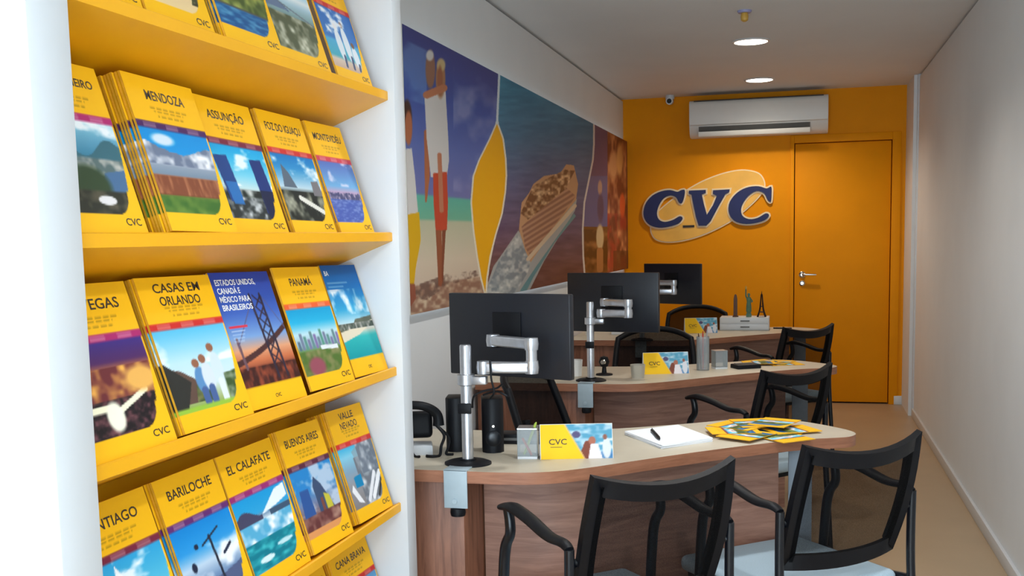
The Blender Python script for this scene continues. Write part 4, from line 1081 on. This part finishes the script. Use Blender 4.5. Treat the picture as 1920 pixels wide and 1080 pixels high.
ac_prism([(-.150, .0), (-.170, .03), (-.1955, .078), (-.1985, .078), (-.178, .03), (-.156, .0)], -.46, .40, 'air_slot', MT['acg'])
ac_prism([(-.15, -.004), (-.214, -.006), (-.226, .004), (-.228, .034), (-.2245, .036), (-.221, .008), (-.21, .0), (-.15, .0)], -.46, .40, 'louvre', MT['acw'])
ac_prism([(-.19, .2755), (-.15, .2885), (-.05, .2885), (-.05, .291), (-.15, .291), (-.192, .279)], -.50, .50, 'top_grille', MT['acg'])
# sign
SX0 = YB
def zpt(zx, zy):
    P = aty(1150+zx/3.0, 140+zy/3.0, YB-.03); return (P[0], P[2])
C1 = [(402, 650), (398, 690), (386, 722), (370, 720), (352, 690), (320, 680), (285, 695), (257, 735), (245, 780), (257, 815), (290, 828), (335, 817), (374, 796), (390, 810), (365, 838), (310, 856), (255, 861), (205, 846), (176, 812), (170, 770), (185, 720), (220, 680), (270, 656), (320, 649), (360, 659), (380, 650)]
V1 = [(425, 652), (520, 648), (520, 666), (498, 674), (510, 730), (526, 788), (560, 735), (582, 682), (560, 670), (562, 650), (655, 645), (652, 661), (630, 673), (592, 740), (547, 825), (522, 850), (480, 850), (465, 800), (450, 730), (440, 676), (425, 669)]
C2 = [(888, 630), (890, 670), (886, 714), (868, 706), (848, 668), (805, 655), (757, 685), (722, 740), (724, 790), (762, 812), (810, 806), (858, 780), (876, 792), (850, 820), (790, 837), (730, 839), (680, 822), (652, 782), (650, 730), (675, 685), (715, 651), (765, 631), (820, 628), (862, 640)]
OV = [(205, 850), (210, 895), (240, 933), (310, 946), (400, 936), (500, 907), (600, 862), (680, 815), (760, 750), (820, 690), (852, 640), (852, 598), (830, 560), (790, 540), (720, 532), (640, 545), (560, 570), (480, 605), (400, 652), (320, 705), (250, 765), (215, 812)]
def offset(poly, d):
    n = len(poly); out = []
    ar = sum(poly[i][0]*poly[(i+1) % n][1]-poly[(i+1) % n][0]*poly[i][1] for i in range(n))
    s_ = 1 if ar > 0 else -1
    for i in range(n):
        a, b, c = [np.array(poly[(i+k) % n], float) for k in (-1, 0, 1)]
        t1 = (b-a)/np.linalg.norm(b-a); t2 = (c-b)/np.linalg.norm(c-b); t = t1+t2
        L = np.linalg.norm(t); t = t/L if L > 1e-6 else t1
        k_ = min(1.6, 1/max(.5, abs(t@t1)))
        out.append(tuple(b+s_*d*k_*np.array([t[1], -t[0]])))
    return out
sg = thing('logo_sign', 'blue lettered logo sign with pale oval on the orange wall', 'sign', (zpt(530, 740)[0], YB, zpt(530, 740)[1]))
so = Vector(sg.location)
def plate(polys, y0, y1, name, m):
    b = MB()
    for poly in polys:
        w_ = [zpt(*q) for q in poly]
        t = bmesh.new()
        A = [t.verts.new((x-so.x, y0, z-so.z)) for x, z in w_]; B = [t.verts.new((x-so.x, y1, z-so.z)) for x, z in w_]
        n = len(w_)
        f1 = t.faces.new(A); f2 = t.faces.new(B[::-1])
        for k in range(n): t.faces.new((A[k], B[k], B[(k+1) % n], A[(k+1) % n]))
        f1.normal_update(); f2.normal_update()
        bmesh.ops.triangulate(t, faces=[f1, f2], ngon_method='EAR_CLIP')
        b.add(t)
    return b.build(name, m, sg, smooth=0)
OVs = cr_curve(OV, 4)
plate([OVs], -.012, -.0005, 'oval_border', MT['signw'])
plate([offset(OVs, -7)], -.016, -.0125, 'oval_face', MT['signy'])
plate([offset(cr_curve(C1, 3), 9)], -.024, -.0165, 'letter_border', MT['signw'])
plate([offset(V1, 9)], -.024, -.0165, 'letter_border', MT['signw'])
plate([offset(cr_curve(C2, 3), 9)], -.024, -.0165, 'letter_border', MT['signw'])
plate([cr_curve(C1, 3)], -.034, -.0245, 'letter', MT['navy'])
plate([V1], -.034, -.0245, 'letter', MT['navy'])
plate([cr_curve(C2, 3)], -.034, -.0245, 'letter', MT['navy'])
plate([[(390, 848), (455, 846), (455, 858), (392, 861)]], -.022, -.0165, 'small_mark', MT['signb'])
# security camera
scp = aty(1256, 181, 9.0)
sc_ = thing('security_camera', 'small white security camera under the ceiling by the orange wall', 'camera', (scp[0], 9.0, ZC))
MB().lathe([(.035, -.012), (.035, 0)], n=24).build('mount', MT['white'], sc_)
MB().lathe([(.012, -.045), (.036, -.03), (.038, -.012), (.02, -.0121)], n=24).build('dome', MT['white'], sc_)
b = MB(); b.cyl((0, .03, -.045), (0, -.045, -.05), .028, n=24); hd = b.build('head', MT['white'], sc_)
b = MB(); b.cyl((0, -.0451, -.05), (0, -.053, -.0505), .019, n=24); b.build('lens', MT['glassblk'], hd)
# recessed downlights; the last three are unseen and added for light
names = ['recessed round ceiling light, the larger one further from the orange wall', 'recessed round ceiling light just above the air conditioner', 'unseen round ceiling light added above the middle desk', 'unseen round ceiling light added above the front desk', 'unseen round ceiling light added beside the brochure rack']
for k, (x, y, dpow, dcol, dspr) in enumerate(DOWN):
    dl = thing('ceiling_light', names[k], 'ceiling light', (x, y, ZC), 0, 'recessed downlights along the ceiling')
    MB().lathe([(.094, -.001), (.112, -.001), (.112, -.006), (.098, -.008), (.094, -.005)], n=48, caps=False).build('trim_ring', MT['white'], dl)
    MB().lathe([(.0935, -.0075), (.0935, -.001)], n=48).build('diffuser', MT['lamp'], dl)
    l = bpy.data.lights.new('downlight_beam', 'SPOT'); l.energy = dpow; l.color = dcol
    l.spot_size = rad(dspr); l.spot_blend = .7; l.shadow_soft_size = .07
    a = bpy.data.objects.new('downlight_beam', l); COL.objects.link(a); a.location = (x, y, ZC-.012)
# ceiling sensor
cs = aty(1396, 20, 5.773)
sn = thing('ceiling_sensor', 'small ceiling sensor with amber tip in front of the lights', 'sensor', (cs[0], 5.773, ZC))
MB().lathe([(.032, -.012), (.036, -.004), (.036, 0)], n=28).build('plate', MT['bluegrey'], sn)
MB().lathe([(.008, -.055), (.018, -.048), (.02, -.03), (.016, -.0121)], n=24).build('tip', MT['amber'], sn)
